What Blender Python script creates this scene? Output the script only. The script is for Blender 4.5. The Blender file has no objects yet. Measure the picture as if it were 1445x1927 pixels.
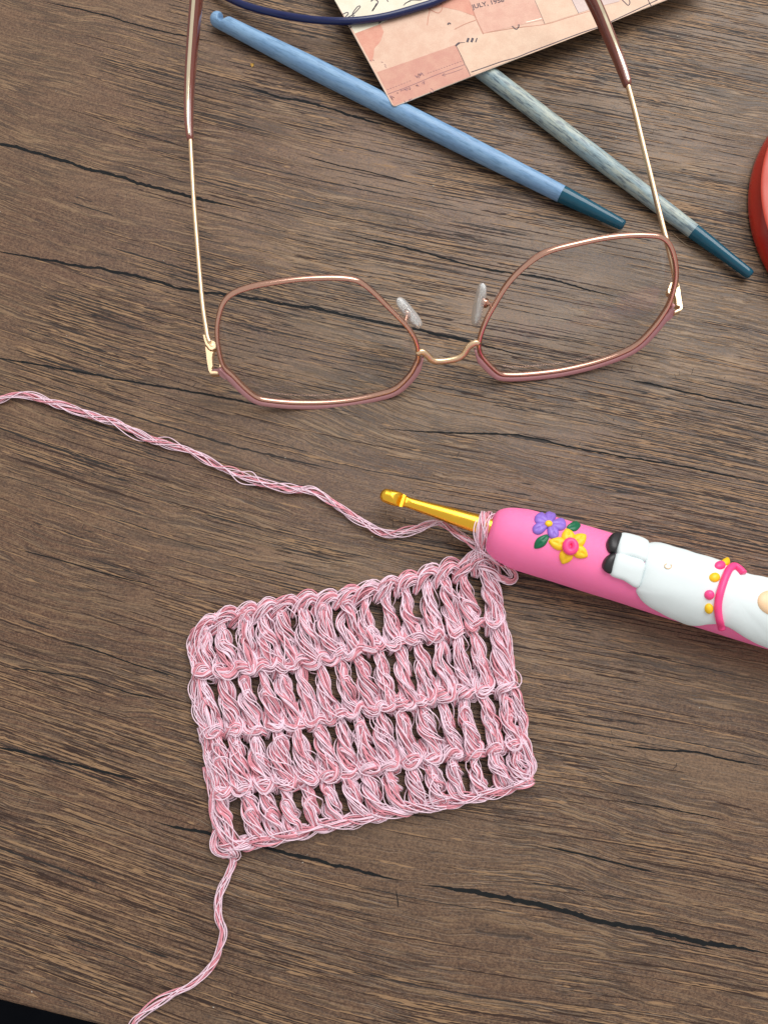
import bpy, math, random
import numpy as np

random.seed(7)
rng = np.random.default_rng(7)
MM = 0.001
sc = bpy.context.scene
COL = sc.collection

# ------------------------------------------------------------------ camera
PW, PH, FPX = 1445.0, 1927.0, 1500.0
TILT = math.radians(12.0)
DIST = 0.250
CAM = np.array([0.0, -DIST * math.sin(TILT), DIST * math.cos(TILT)])
cam_d = bpy.data.cameras.new("camera")
cam = bpy.data.objects.new("camera", cam_d)
COL.objects.link(cam)
cam.location = CAM
cam.rotation_euler = (TILT, 0, 0)
cam_d.sensor_fit = 'VERTICAL'
cam_d.sensor_height = 36.0
cam_d.lens = FPX / PH * 36.0
cam_d.clip_start = 0.01
cam_d.clip_end = 20.0
sc.camera = cam

# ------------------------------------------------------------------ world: even room light
world = bpy.data.worlds.new("World")
sc.world = world
world.use_nodes = True
bg = world.node_tree.nodes["Background"]
bg.inputs[0].default_value = (1.0, 0.96, 0.92, 1)
bg.inputs[1].default_value = 0.54

# ------------------------------------------------------------------ the window, as a large soft lamp
def area(name, loc, target, w, h, power, color):
    d = bpy.data.lights.new(name, 'AREA')
    d.shape = 'RECTANGLE'
    d.size, d.size_y = w, h
    d.energy = power
    d.color = color
    o = bpy.data.objects.new(name, d)
    COL.objects.link(o)
    o.location = loc
    from mathutils import Vector
    o.rotation_euler = (Vector(target) - Vector(loc)).to_track_quat('-Z', 'Y').to_euler()
    return o

area("window_light", (0.30, 0.56, 0.84), (0, 0.02, 0), 0.85, 0.85, 10.6, (1.0, 0.985, 0.97))

sc.view_settings.view_transform = 'Standard'
sc.view_settings.look = 'None'
sc.view_settings.exposure = 0.18
sc.view_settings.gamma = 1.0

# ------------------------------------------------------------------ picture point -> place in the room
CT, ST = math.cos(TILT), math.sin(TILT)

def ray(u, v):
    x, y = (u - PW / 2) / FPX, (PH / 2 - v) / FPX
    d = np.array([x, y * CT + ST, y * ST - CT])
    return d / np.linalg.norm(d)

def at(u, v, z=0.0):
    """point at height z (mm) above the table seen at photo pixel (u, v)"""
    d = ray(u, v)
    return CAM + d * ((z * MM - CAM[2]) / d[2])

def px2m(u, v, z, px):
    p = at(u, v, z)
    fwd = np.array([0.0, ST, -CT])
    return px * np.dot(p - CAM, fwd) / FPX

def on_plane(u, v, p0, n):
    d = ray(u, v)
    return CAM + d * (np.dot(p0 - CAM, n) / np.dot(d, n))

def nrm(v):
    v = np.asarray(v, float)
    return v / max(np.linalg.norm(v), 1e-12)

# ------------------------------------------------------------------ mesh helpers
class MB:
    def __init__(s):
        s.v, s.f, s.m, s.n = [], [], [], 0

    def add(s, verts, faces, mat=0):
        verts = np.asarray(verts, float)
        s.v.append(verts)
        off = s.n
        for f in faces:
            s.f.append([i + off for i in f])
            s.m.append(mat)
        s.n += len(verts)

    def build(s, name, mats, parent=None, smooth=True, flat_angle=None):
        org = np.zeros(3)
        p = parent
        while p is not None:
            org = org + np.array(p.location)
            p = p.parent
        me = bpy.data.meshes.new(name)
        V = np.concatenate(s.v) - org
        me.from_pydata(V.tolist(), [], s.f)
        if not isinstance(mats, (list, tuple)):
            mats = [mats]
        for m in mats:
            me.materials.append(m)
        if len(mats) > 1:
            me.polygons.foreach_set("material_index", s.m)
        if smooth:
            me.polygons.foreach_set("use_smooth", [True] * len(me.polygons))
            if flat_angle:
                me.set_sharp_from_angle(angle=math.radians(flat_angle))
        me.update()
        o = bpy.data.objects.new(name, me)
        COL.objects.link(o)
        if parent is not None:
            o.parent = parent
        return o

def tag(o, label=None, cat=None, group=None, kind=None):
    if label: o['label'] = label
    if cat: o['category'] = cat
    if group: o['group'] = group
    if kind: o['kind'] = kind
    return o

def empty(name, loc, label, cat, group=None):
    o = bpy.data.objects.new(name, None)
    COL.objects.link(o)
    o.location = [float(c) for c in loc]
    o.empty_display_size = 0.005
    return tag(o, label, cat, group)

def spline(pts, step, closed=False):
    """Catmull-Rom through pts (any dimension), resampled about every step"""
    P = np.asarray(pts, float)
    n = len(P)
    out = []
    segs = n if closed else n - 1
    for i in range(segs):
        if closed:
            p0, p1, p2, p3 = P[(i - 1) % n], P[i], P[(i + 1) % n], P[(i + 2) % n]
        else:
            p1, p2 = P[i], P[i + 1]
            p0 = P[i - 1] if i > 0 else 2 * p1 - p2
            p3 = P[i + 2] if i + 2 < n else 2 * p2 - p1
        L = np.linalg.norm((p2 - p1)[:3])
        k = max(2, int(math.ceil(L / step)))
        t = np.linspace(0, 1, k, endpoint=False)[:, None]
        out.append(0.5 * (2 * p1 + (p2 - p0) * t + (2 * p0 - 5 * p1 + 4 * p2 - p3) * t ** 2 + (3 * p1 - p0 - 3 * p2 + p3) * t ** 3))
    if not closed:
        out.append(P[-1][None])
    return np.concatenate(out)

def frames(P, closed=False, ref=None):
    if closed:
        T = np.roll(P, -1, 0) - np.roll(P, 1, 0)
    else:
        T = np.gradient(P, axis=0)
    T /= np.maximum(np.linalg.norm(T, axis=1, keepdims=True), 1e-12)
    if ref is not None:
        R = np.broadcast_to(np.asarray(ref, float), P.shape)
        S = np.cross(T, R)
        S /= np.maximum(np.linalg.norm(S, axis=1, keepdims=True), 1e-9)
        U = np.cross(S, T)
        return T, S, U
    N = np.zeros_like(P)
    a = np.array([0, 0, 1.0])
    if abs(T[0] @ a) > 0.9: a = np.array([1.0, 0, 0])
    n = nrm(np.cross(T[0], a))
    for i in range(len(P)):
        n = n - T[i] * (n @ T[i])
        n = nrm(n)
        N[i] = n
    return T, N, np.cross(N, T)

def ring_faces(n, k, closed=False, cap=True):
    f = []
    for i in range(n if closed else n - 1):
        a, b = i * k, ((i + 1) % n) * k
        for j in range(k):
            j2 = (j + 1) % k
            f.append((a + j, a + j2, b + j2, b + j))
    if cap and not closed:
        f.append(tuple(range(k - 1, -1, -1)))
        f.append(tuple((n - 1) * k + j for j in range(k)))
    return f

def tube(mb, P, rx, ry=None, sides=10, closed=False, ref=None, mat=0, cap=True, power=2.0):
    P = np.asarray(P, float)
    T, S, U = frames(P, closed, ref)
    rx = np.broadcast_to(np.asarray(rx, float), (len(P),))
    ry = rx if ry is None else np.broadcast_to(np.asarray(ry, float), (len(P),))
    a = np.arange(sides) * 2 * math.pi / sides + math.pi / sides
    c, s = np.cos(a), np.sin(a)
    if power != 2.0:
        c = np.sign(c) * np.abs(c) ** (2 / power)
        s = np.sign(s) * np.abs(s) ** (2 / power)
    V = P[:, None] + S[:, None] * (rx[:, None] * c)[..., None] + U[:, None] * (ry[:, None] * s)[..., None]
    mb.add(V.reshape(-1, 3), ring_faces(len(P), sides, closed, cap), mat)

def ribbon(mb, P, w, up, mat=0):
    """flat printed stroke along P, width w, lying in the surface with normal up"""
    P = np.asarray(P, float)
    T, S, U = frames(P, False, up)
    w = np.broadcast_to(np.asarray(w, float), (len(P),))[:, None] / 2
    V = np.empty((2 * len(P), 3))
    V[0::2] = P + S * w
    V[1::2] = P - S * w
    mb.add(V, [(2 * i, 2 * i + 1, 2 * i + 3, 2 * i + 2) for i in range(len(P) - 1)], mat)

# ------------------------------------------------------------------ material helpers
def lin(r, g, b):
    f = lambda c: (c / 255 / 12.92) if c / 255 <= 0.04045 else ((c / 255 + 0.055) / 1.055) ** 2.4
    return (f(r), f(g), f(b), 1.0)

class NT:
    def __init__(s, name):
        s.mat = bpy.data.materials.new(name)
        s.mat.use_nodes = True
        s.t = s.mat.node_tree
        s.bsdf = s.t.nodes["Principled BSDF"]
        s.out = s.t.nodes["Material Output"]

    def node(s, typ, **kw):
        n = s.t.nodes.new(typ)
        for k, v in kw.items():
            setattr(n, k, v)
        return n

    def link(s, a, b): s.t.links.new(a, b)

    def put(s, sock, val):
        if isinstance(val, bpy.types.NodeSocket): s.link(val, sock)
        else: sock.default_value = val

    def math(s, op, a, b=None, c=None, clamp=False):
        n = s.node('ShaderNodeMath', operation=op, use_clamp=clamp)
        s.put(n.inputs[0], a)
        if b is not None: s.put(n.inputs[1], b)
        if c is not None: s.put(n.inputs[2], c)
        return n.outputs[0]

    def coords(s, kind='Object'):
        return s.node('ShaderNodeTexCoord').outputs[kind]

    def sep(s, v):
        n = s.node('ShaderNodeSeparateXYZ'); s.link(v, n.inputs[0]); return n.outputs

    def comb(s, x, y, z=0.0):
        n = s.node('ShaderNodeCombineXYZ')
        for i, q in enumerate((x, y, z)): s.put(n.inputs[i], q)
        return n.outputs[0]

    def noise(s, vec, scale=1.0, detail=2.0, rough=0.5, dist=0.0):
        n = s.node('ShaderNodeTexNoise')
        s.link(vec, n.inputs['Vector'])
        n.inputs['Scale'].default_value = scale
        n.inputs['Detail'].default_value = detail
        n.inputs['Roughness'].default_value = rough
        n.inputs['Distortion'].default_value = dist
        return n.outputs[0]

    def ramp(s, fac, lo, hi, a=0.0, b=1.0):
        n = s.node('ShaderNodeMapRange', interpolation_type='SMOOTHSTEP')
        s.put(n.inputs[0], fac)
        n.inputs[1].default_value, n.inputs[2].default_value = lo, hi
        n.inputs[3].default_value, n.inputs[4].default_value = a, b
        return n.outputs[0]

    def mix(s, fac, a, b, blend='MIX'):
        n = s.node('ShaderNodeMix', data_type='RGBA', blend_type=blend)
        s.put(n.inputs[0], fac)
        s.put(n.inputs[6], a)
        s.put(n.inputs[7], b)
        return n.outputs[2]

    def bump(s, h, strength=0.3, dist=0.0002):
        n = s.node('ShaderNodeBump')
        n.inputs['Strength'].default_value = strength
        n.inputs['Distance'].default_value = dist
        s.link(h, n.inputs['Height'])
        s.link(n.outputs[0], s.bsdf.inputs['Normal'])

    def set(s, **kw):
        for k, v in kw.items():
            s.put(s.bsdf.inputs[k.replace('_', ' ')], v)
        return s

def simple(name, rgb, rough=0.5, metallic=0.0, var=0.08, scale=400.0, bump=0.0, bscale=1500.0, **kw):
    """plain material with slight mottling and optional fine relief"""
    t = NT(name)
    kw.setdefault('Specular_IOR_Level', 0.5)
    co = t.coords()
    n = t.noise(co, scale, 3, 0.6)
    base = lin(*rgb)
    dk = tuple(c * (1 - var) for c in base[:3]) + (1,)
    lt = tuple(min(1, c * (1 + var)) for c in base[:3]) + (1,)
    t.set(Base_Color=t.mix(n, dk, lt), Metallic=metallic, **kw)
    r = t.noise(co, scale * 0.6, 3, 0.6)
    t.set(Roughness=t.ramp(r, 0.3, 0.7, max(0.02, rough - 0.06), rough + 0.06))
    if bump: t.bump(t.noise(co, bscale, 3, 0.6), bump, 0.0001)
    return t.mat

# ------------------------------------------------------------------ wood-grain table top
GRAIN = math.radians(-13.2)

def wood_material():
    t = NT("wood_grain_laminate")
    x, y, z = t.sep(t.coords())
    u = t.math('MULTIPLY', x, 1000.0)          # mm along the grain
    v0 = t.math('MULTIPLY', y, 1000.0)         # mm across
    uc = t.math('SUBTRACT', u, 130.0)
    v = t.math('SUBTRACT', v0, t.math('MULTIPLY', t.math('MULTIPLY', uc, uc), 0.00018))
    def tex(us, vs, off=0.0, detail=3, rough=0.55, vv=None, uu=None, dist=0.0):
        return t.noise(t.comb(t.math('MULTIPLY', u if uu is None else uu, us), t.math('MULTIPLY', vv if vv is not None else v, vs), off), 1.0, detail, rough, dist)
    w1 = t.math('MULTIPLY', t.math('SUBTRACT', tex(0.011, 0.014, 3.1, 1), 0.5), 15.0)
    w2 = t.math('MULTIPLY', t.math('SUBTRACT', tex(0.05, 0.07, 7.7, 2), 0.5), 3.2)
    w3 = t.math('MULTIPLY', t.math('SUBTRACT', tex(0.35, 0.3, 1.7, 2), 0.5), 0.5)
    vw = t.math('ADD', t.math('ADD', t.math('ADD', v, w1), w2), w3)
    uw = t.math('ADD', u, t.math('MULTIPLY', tex(0.1, 1.6, 5.5, 1), 10.0))   # ragged stroke ends
    band = tex(0.006, 0.055, 11.0, 3, 0.55, vw)
    band2 = tex(0.012, 0.16, 15.0, 3, 0.6, vw)
    s1 = tex(0.012, 0.34, 21.0, 2, 0.45, vw)
    s2 = tex(0.018, 0.62, 27.0, 2, 0.45, vw)
    s3 = tex(0.030, 1.05, 31.0, 2, 0.45, vw)
    s4 = tex(0.030, 0.55, 35.0, 3, 0.60, vw)
    gate1 = tex(0.040, 0.30, 43.0, 3, 0.6, vw, uw)
    gate2 = tex(0.055, 0.55, 47.0, 3, 0.6, vw, uw)
    dens = tex(0.014, 0.040, 41.0, 3, 0.6, vw)
    speck = t.noise(t.comb(t.math('MULTIPLY', u, 0.75), v, 51.0), 1.7, 4, 0.85)
    speck2 = t.noise(t.comb(u, v, 57.0), 0.55, 4, 0.7)
    # base tone
    c = t.mix(t.ramp(band, 0.36, 0.64), lin(66, 48, 36), lin(118, 94, 71))
    c = t.mix(t.ramp(band2, 0.38, 0.68, 0, 0.7), c, lin(103, 84, 67))
    c = t.mix(t.ramp(tex(0.009, 0.02, 61.0, 2), 0.46, 0.66, 0, 0.55), c, lin(90, 60, 44))
    front_falloff = t.ramp(t.math('ADD', vw, t.math('MULTIPLY', t.math('SUBTRACT', band, 0.5), 160.0)), 190.0, 60.0)   # window falloff painted into the colour: darker, warmer brown towards the front edge
    c = t.mix(t.math('MULTIPLY', front_falloff, 0.68), c, lin(77, 51, 36))
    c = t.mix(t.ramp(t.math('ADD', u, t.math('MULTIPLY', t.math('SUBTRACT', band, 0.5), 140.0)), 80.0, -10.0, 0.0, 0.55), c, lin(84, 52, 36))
    c = t.mix(t.ramp(speck, 0.40, 0.66, 0.0, 0.52), c, lin(146, 117, 90))
    c = t.mix(t.ramp(speck, 0.46, 0.32, 0.0, 0.60), c, lin(50, 40, 36))
    c = t.mix(t.ramp(speck2, 0.50, 0.30, 0.0, 0.30), c, lin(56, 44, 38))
    # grain lines: thin strokes along level lines of the stretched noise, a raised tan lip beside each
    def line(n, lvl, w): return t.ramp(t.math('ABSOLUTE', t.math('SUBTRACT', n, lvl)), w, w * 0.35)
    d1 = t.ramp(dens, 0.36, 0.54, 0.35, 1.0)
    d2 = t.ramp(dens, 0.40, 0.58, 0.20, 1.0)
    t1 = t.math('MULTIPLY', line(s1, 0.535, 0.030), t.math('MULTIPLY', t.ramp(gate1, 0.47, 0.54), d1))
    t2 = t.math('MULTIPLY', line(s2, 0.55, 0.036), t.math('MULTIPLY', t.ramp(gate2, 0.46, 0.53), d1))
    t3 = t.math('MULTIPLY', line(s3, 0.57, 0.045), d2)
    tan = t.math('MAXIMUM', t.math('MAXIMUM', t1, t2), t.math('MULTIPLY', t3, 0.8))
    c = t.mix(t.math('MULTIPLY', tan, 0.34), c, lin(164, 136, 102))
    k1 = t.math('MULTIPLY', line(s1, 0.485, 0.036), t.math('MULTIPLY', t.ramp(gate1, 0.43, 0.50), d1))
    k2 = t.math('MULTIPLY', line(s2, 0.490, 0.044), t.math('MULTIPLY', t.ramp(gate2, 0.43, 0.50), d1))
    k3 = t.math('MULTIPLY', line(s3, 0.495, 0.050), t.math('MULTIPLY', t.ramp(gate1, 0.56, 0.48), d2))
    k4 = t.math('MULTIPLY', t.ramp(s4, 0.395, 0.345), t.ramp(dens, 0.44, 0.56, 0.0, 0.9))
    dark = t.math('MAXIMUM', t.math('MAXIMUM', k1, k2), t.math('MAXIMUM', t.math('MULTIPLY', k3, 0.8), k4))
    dark = t.math('MULTIPLY', dark, 0.55)
    # cross crackle in patches
    vo = t.node('ShaderNodeTexVoronoi', feature='DISTANCE_TO_EDGE', voronoi_dimensions='2D')
    wob = t.math('MULTIPLY', t.noise(t.comb(u, v, 5.0), 0.8, 2, 0.5), 1.2)
    t.link(t.comb(t.math('MULTIPLY', t.math('ADD', u, wob), 0.26), t.math('MULTIPLY', t.math('ADD', vw, wob), 0.62)), vo.inputs['Vector'])
    vo.inputs['Scale'].default_value = 1.0
    vo.inputs['Randomness'].default_value = 1.0
    crk = t.math('MULTIPLY', t.ramp(vo.outputs['Distance'], 0.075, 0.02), t.ramp(tex(0.02, 0.035, 71.0, 3, 0.6), 0.52, 0.60))
    crk = t.math('MULTIPLY', crk, t.ramp(tex(0.4, 0.7, 77.0, 2), 0.42, 0.54))
    # knotty blots
    blot = t.math('MULTIPLY', t.ramp(tex(0.035, 0.10, 81.0, 4, 0.65, vw), 0.64, 0.72), t.ramp(s2, 0.40, 0.56, 1.0, 0.35))
    dark = t.math('MAXIMUM', dark, t.math('MULTIPLY', crk, 0.30))
    dark = t.math('MAXIMUM', dark, t.math('MULTIPLY', blot, 0.8))
    c = t.mix(t.math('MULTIPLY', dark, 0.92), c, t.mix(band2, lin(28, 26, 27), lin(40, 31, 28)))
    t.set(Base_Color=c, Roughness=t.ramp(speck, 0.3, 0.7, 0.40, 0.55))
    t.bsdf.inputs['Specular IOR Level'].default_value = 0.50
    h = t.math('SUBTRACT', t.math('ADD', t.math('MULTIPLY', tan, 0.45), t.math('MULTIPLY', speck, 0.35)), dark)
    t.bump(h, 0.7, 0.00018)
    return t.mat

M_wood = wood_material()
M_crack = simple("dark_crack_print", (27, 29, 31), 0.8, Specular_IOR_Level=0.15, var=0.35, scale=900, bump=0.2)
M_floor = simple("dark_floor", (8, 11, 18), 0.9, Specular_IOR_Level=0.1, var=0.3, scale=40)

e0, e1 = at(0, 1886), at(165, 1927)
edge_dir = nrm(e1 - e0)
EDGE_ANG = math.atan2(edge_dir[1], edge_dir[0])
table = empty("table", (e0[0], e0[1], 0), "dark brown wood-grain table lying under all the craft things", "table")

def make_tabletop():
    # local frame: x along the grain, y towards the back; front edge at y = 0
    prof = [(0.62, 0.0), (0.0022, 0.0), (0.0010, -0.0003), (0.0003, -0.0010), (0.0, -0.0022), (0.0, -0.0245), (0.001, -0.026), (0.62, -0.026)]
    xs = [-0.62, 0.80]
    V, k = [], len(prof)
    for x in xs:
        for (y, z) in prof: V.append((x, y, z))
    F = [(j, (j + 1) % k, k + (j + 1) % k, k + j) for j in range(k)]
    F += [tuple(range(k))[::-1], tuple(range(k, 2 * k))]
    me = bpy.data.meshes.new("tabletop")
    me.from_pydata(V, [], F)
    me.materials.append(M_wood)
    me.update()
    o = bpy.data.objects.new("tabletop", me)
    COL.objects.link(o)
    o.parent = table
    o.rotation_euler = (0, 0, EDGE_ANG)
    import bmesh
    bm = bmesh.new(); bm.from_mesh(me); bmesh.ops.recalc_face_normals(bm, faces=bm.faces); bm.to_mesh(me); bm.free()
    return o
tabletop = make_tabletop()

fl = MB()
fl.add([(-4, -4, -0.74), (4, -4, -0.74), (4, 4, -0.74), (-4, 4, -0.74)], [(0, 1, 2, 3)])
tag(fl.build("floor", M_floor), kind='structure')

# long dark cracks in the grain, each a thin raised-edge sliver in the surface
CRACKS = [
    ([(-60, 255), (0, 271), (60, 285), (150, 312), (180, 320), (230, 334), (270, 347), (310, 357), (360, 371), (400, 380), (455, 392)], 7.5),
    ([(-50, 465), (0, 474), (60, 484), (130, 497), (200, 507), (250, 518), (300, 531), (350, 546), (400, 552), (470, 561), (540, 573), (590, 580), (640, 591), (690, 601), (745, 613), (803, 625), (886, 644), (960, 663), (1030, 679)], 6.5),
    ([(1170, 712), (1230, 724), (1290, 738), (1350, 751), (1400, 761), (1460, 773)], 4.5),
    ([(-40, 668), (60, 684), (140, 698), (224, 714), (290, 725), (349, 735), (420, 748), (478, 760), (540, 772)], 4.5),
    ([(715, 806), (800, 812), (880, 815), (960, 818), (1010, 825), (1060, 838), (1121, 850), (1200, 864), (1290, 879), (1370, 895), (1460, 911)], 4.0),
    ([(290, 1545), (340, 1559), (402, 1572), (480, 1590), (560, 1611), (640, 1630), (700, 1645), (760, 1658)], 7.0),
    ([(790, 1665), (840, 1671), (900, 1680), (960, 1691), (1000, 1701), (1050, 1712), (1100, 1727), (1150, 1737), (1200, 1747), (1250, 1757), (1310, 1771), (1380, 1782), (1460, 1798)], 10.0),
    ([(-30, 1400), (30, 1413), (80, 1424), (120, 1434), (170, 1446), (220, 1458), (270, 1468)], 5.5),
    ([(80, 2), (140, 15), (200, 29), (240, 42), (270, 50), (310, 60), (360, 70), (410, 80)], 3.5),
    ([(450, 158), (520, 181), (560, 188), (600, 198), (650, 214), (700, 228), (738, 239)], 6.0),
    ([(640, 436), (700, 452), (770, 467), (830, 484), (886, 500), (950, 512), (1010, 521), (1060, 532), (1110, 546), (1177, 562)], 4.5),
    ([(745, 1676), (748, 1690), (749, 1708)], 2.4),
    ([(1160, 1504), (1220, 1515), (1290, 1528), (1370, 1545)], 2.6),
    ([(1160, 1402), (1240, 1412), (1310, 1415), (1360, 1428), (1445, 1442)], 4.0),
    ([(1020, 1592), (1090, 1607), (1170, 1627), (1240, 1644)], 4.0),
    ([(1220, 1762), (1280, 1775), (1350, 1788)], 3.0),
    ([(560, 290), (640, 312), (720, 330), (800, 352)], 2.6),
    ([(20, 1030), (120, 1056), (210, 1082), (300, 1104)], 2.5),
    ([(0, 1255), (90, 1265), (170, 1280), (250, 1305), (330, 1322)], 2.6),
    ([(120, 1205), (190, 1228), (260, 1252), (340, 1276)], 3.0),
]
def make_crack(pts, width, seed):
    r = np.random.default_rng(seed)
    P = spline([at(u, v, 0.0) for u, v in pts], 0.0011)
    n = len(P)
    T, S, U = frames(P, False, (0, 0, 1))
    nz = np.convolve(r.normal(0, 1, n + 8), np.ones(5) / 5, 'same')[4:4 + n]
    w = px2m(pts[0][0], pts[0][1], 0, width) * 0.5
    t = np.linspace(0, 1, n)
    taper = np.clip(np.minimum(t, 1 - t) * 7, 0.12, 1)
    wa = w * taper * np.clip(0.8 + 0.55 * nz + r.normal(0, 0.12, n), 0.2, 1.6)
    wb = w * taper * np.clip(0.8 - 0.55 * nz + r.normal(0, 0.16, n), 0.2, 1.6)
    V = np.empty((2 * n, 3))
    V[0::2] = P + S * wa[:, None]
    V[1::2] = P - S * wb[:, None]
    V[:, 2] = 0.00004
    mb = MB()
    mb.add(V, [(2 * i, 2 * i + 2, 2 * i + 3, 2 * i + 1) for i in range(n - 1)])
    return mb.build("grain_crack", M_crack, table)
for i, (pts, w) in enumerate(CRACKS):
    make_crack(pts, w, 100 + i)

# fine grain of the board: narrow grooves and raised tan fibres following the grain
M_groove = simple("grain_groove_print", (45, 39, 37), 0.65, var=0.55, scale=220, Specular_IOR_Level=0.3)
M_groove_warm = simple("warm_grain_groove_print", (54, 38, 31), 0.65, var=0.40, scale=220, Specular_IOR_Level=0.3)
M_fibre = simple("tan_fibre_print", (142, 113, 85), 0.6, var=0.28, scale=700, Specular_IOR_Level=0.3)
def grain_field():
    r = np.random.default_rng(77)
    gx, gy = np.array([math.cos(EDGE_ANG), math.sin(EDGE_ANG)]), np.array([-math.sin(EDGE_ANG), math.cos(EDGE_ANG)])
    comps = [(r.uniform(0.004, 0.03), r.uniform(0.003, 0.03), r.uniform(0, 6.28)) for _ in range(7)]
    def warp(u, v):
        w = 0.00018 * (u - 130) ** 2
        for a, b, p in comps: w = w + 0.055 / a * 0.35 * np.sin(a * u + b * v + p)
        return w
    dc = [(r.uniform(0.008, 0.035), r.uniform(0.025, 0.11), r.uniform(0, 6.28)) for _ in range(10)]
    def dens(u, v):
        return sum(np.sin(a * u + b * v * (1 if k % 2 else -1) + p) for k, (a, b, p) in enumerate(dc)) / 10 ** 0.5
    dark, warmd, tan = MB(), MB(), MB()
    org = np.array([e0[0], e0[1], 0.0])
    def strip(mb, u0, v0, L, w, z, ragged):
        n = max(4, int(L / 1.3))
        u = np.linspace(u0, u0 + L, n)
        j = np.cumsum(r.normal(0, 0.035, n)); j -= np.linspace(0, j[-1], n)
        vc = v0 + warp(u, v0) - warp(u0, v0) + j
        t = np.linspace(0, 1, n)
        tp = np.clip(np.minimum(t, 1 - t) * r.uniform(3, 9) + 0.08, 0, 1)
        a = w * tp * np.clip(1 + r.normal(0, ragged, n), 0.15, 2.2)
        b = w * tp * np.clip(1 + r.normal(0, ragged, n), 0.15, 2.2)
        V = np.empty((2 * n, 3))
        for k, q in ((0, vc + a), (1, vc - b)):
            xy = org[:2] + np.outer(u * MM, gx) + np.outer(q * MM, gy)
            V[k::2, :2] = xy
        V[:, 2] = z
        mb.add(V, [(2 * i, 2 * i + 1, 2 * i + 3, 2 * i + 2) for i in range(n - 1)])
    cnt = 0
    # families: runs of near-parallel strokes, as the embossed print has them
    while cnt < 6000:
        u0, v0 = r.uniform(-60, 320), r.uniform(3, 400)
        d = dens(u0, v0)
        if r.random() > 1 / (1 + math.exp(-1.8 * (d + 0.15))) * 0.92 + 0.08: continue
        m = 1 + int(r.exponential(2.4 if d > -0.2 else 0.8))
        L0 = 6 + r.gamma(1.7, 13)
        v, sp = v0, r.uniform(0.9, 1.9)
        for _ in range(m):
            L = L0 * r.uniform(0.5, 1.3)
            if v < 150 and r.random() < 0.35: v += sp; continue
            warm = r.random() < (0.9 if v < 130 else 0.45)
            ww = (0.8 if v < 150 else 1.0) * r.choice([0.10, 0.15, 0.21, 0.30], p=[0.44, 0.36, 0.15, 0.05])
            us = u0 + r.normal(0, 5)
            if v < 2.5: break
            strip(warmd if warm else dark, us, v, L, ww, (0.010 + 0.018 * r.random()) * MM, 0.35)
            if r.random() < 0.62:
                strip(tan, us + r.uniform(-1, 3), v + (ww + 0.16) * r.choice([1, -1], p=[0.65, 0.35]), L * r.uniform(0.3, 0.9), r.uniform(0.08, 0.17), (0.029 + 0.008 * r.random()) * MM, 0.5)
            v += sp * r.uniform(0.75, 1.3)
            cnt += 1
    for _ in range(1300):
        u0, v0 = r.uniform(-60, 320), r.uniform(3, 400)
        if dens(u0, v0) < -0.2 and r.random() < 0.6: continue
        strip(tan, u0, v0, 2 + r.gamma(1.5, 4), r.uniform(0.09, 0.24), (0.029 + 0.008 * r.random()) * MM, 0.5)
    # short checks across the grain, in patches
    for _ in range(900):
        u0, v0 = r.uniform(-60, 320), r.uniform(3, 400)
        if dens(u0 * 1.7 + 90, v0 * 1.3 + 40) < 0.55: continue
        h, lean = r.uniform(0.6, 2.4), r.normal(0, 0.35)
        p = [org + np.append(gx * ((u0 + lean * h * q + r.normal(0, 0.12)) * MM) + gy * ((v0 + h * q) * MM), (0.008 + 0.002 * r.random()) * MM) for q in np.linspace(-0.5, 0.5, 5)]
        ribbon(dark, np.array(p), r.uniform(0.10, 0.24) * MM, (0, 0, 1))
    for m, nm, mat in ((dark, "grain_grooves", M_groove), (warmd, "grain_grooves", M_groove_warm), (tan, "raised_fibres", M_fibre)):
        o = m.build(nm, mat, table, smooth=False)
        o['kind'] = 'stuff'
grain_field()

# ------------------------------------------------------------------ materials of the things
def metal(name, rgb, rough=0.16):
    return simple(name, rgb, rough, 1.0, var=0.04, scale=300)
M_rosegold = metal("rose_gold_metal", (218, 172, 152), 0.20)
M_core = metal("bright_core_metal", (255, 238, 208), 0.25)
M_palegold = metal("pale_gold_metal", (242, 212, 174), 0.38)
M_gold = metal("gold_anodised_metal", (255, 198, 66), 0.27)
M_mauve = simple("mauve_enamel", (186, 136, 140), 0.25, var=0.05)
M_acetate = simple("copper_brown_acetate", (118, 64, 54), 0.12, var=0.12, scale=200, Coat_Weight=0.6)
M_print_pale = simple("pale_lettering", (225, 205, 195), 0.4)
M_clay_pink = simple("pink_clay", (255, 124, 178), 0.6, Specular_IOR_Level=0.3, var=0.05, scale=150, bump=0.30, bscale=260, Subsurface_Weight=0.12, Subsurface_Scale=0.002)
M_clay_white = simple("white_clay", (220, 230, 232), 0.62, Specular_IOR_Level=0.3, var=0.04, scale=140, bump=0.35, bscale=240)
M_clay_black = simple("black_clay", (34, 33, 36), 0.4, var=0.1, bump=0.08)
M_clay_purple = simple("purple_clay", (142, 108, 205), 0.45, var=0.06, bump=0.1)
M_clay_yellow = simple("yellow_clay", (250, 198, 28), 0.45, var=0.06, bump=0.1)
M_clay_green = simple("green_clay", (10, 104, 70), 0.42, var=0.1, bump=0.1)
M_clay_hot = simple("hot_pink_clay", (252, 72, 140), 0.42, var=0.04, bump=0.08)
M_clay_beige = simple("beige_clay", (240, 205, 165), 0.45, var=0.03, bump=0.08)
M_navy = simple("navy_plastic", (14, 28, 78), 0.22, var=0.08)
M_teal = simple("teal_lacquer", (0, 74, 96), 0.13, var=0.10)
M_red = simple("red_gloss_lacquer", (168, 34, 18), 0.30, var=0.05, scale=120, Coat_Weight=0.4)
M_flake = metal("gold_flake", (240, 190, 100), 0.3)
M_dust = simple("pale_lint", (190, 184, 172), 0.8)
M_hair = simple("pale_hair", (150, 130, 105), 0.4)

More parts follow.
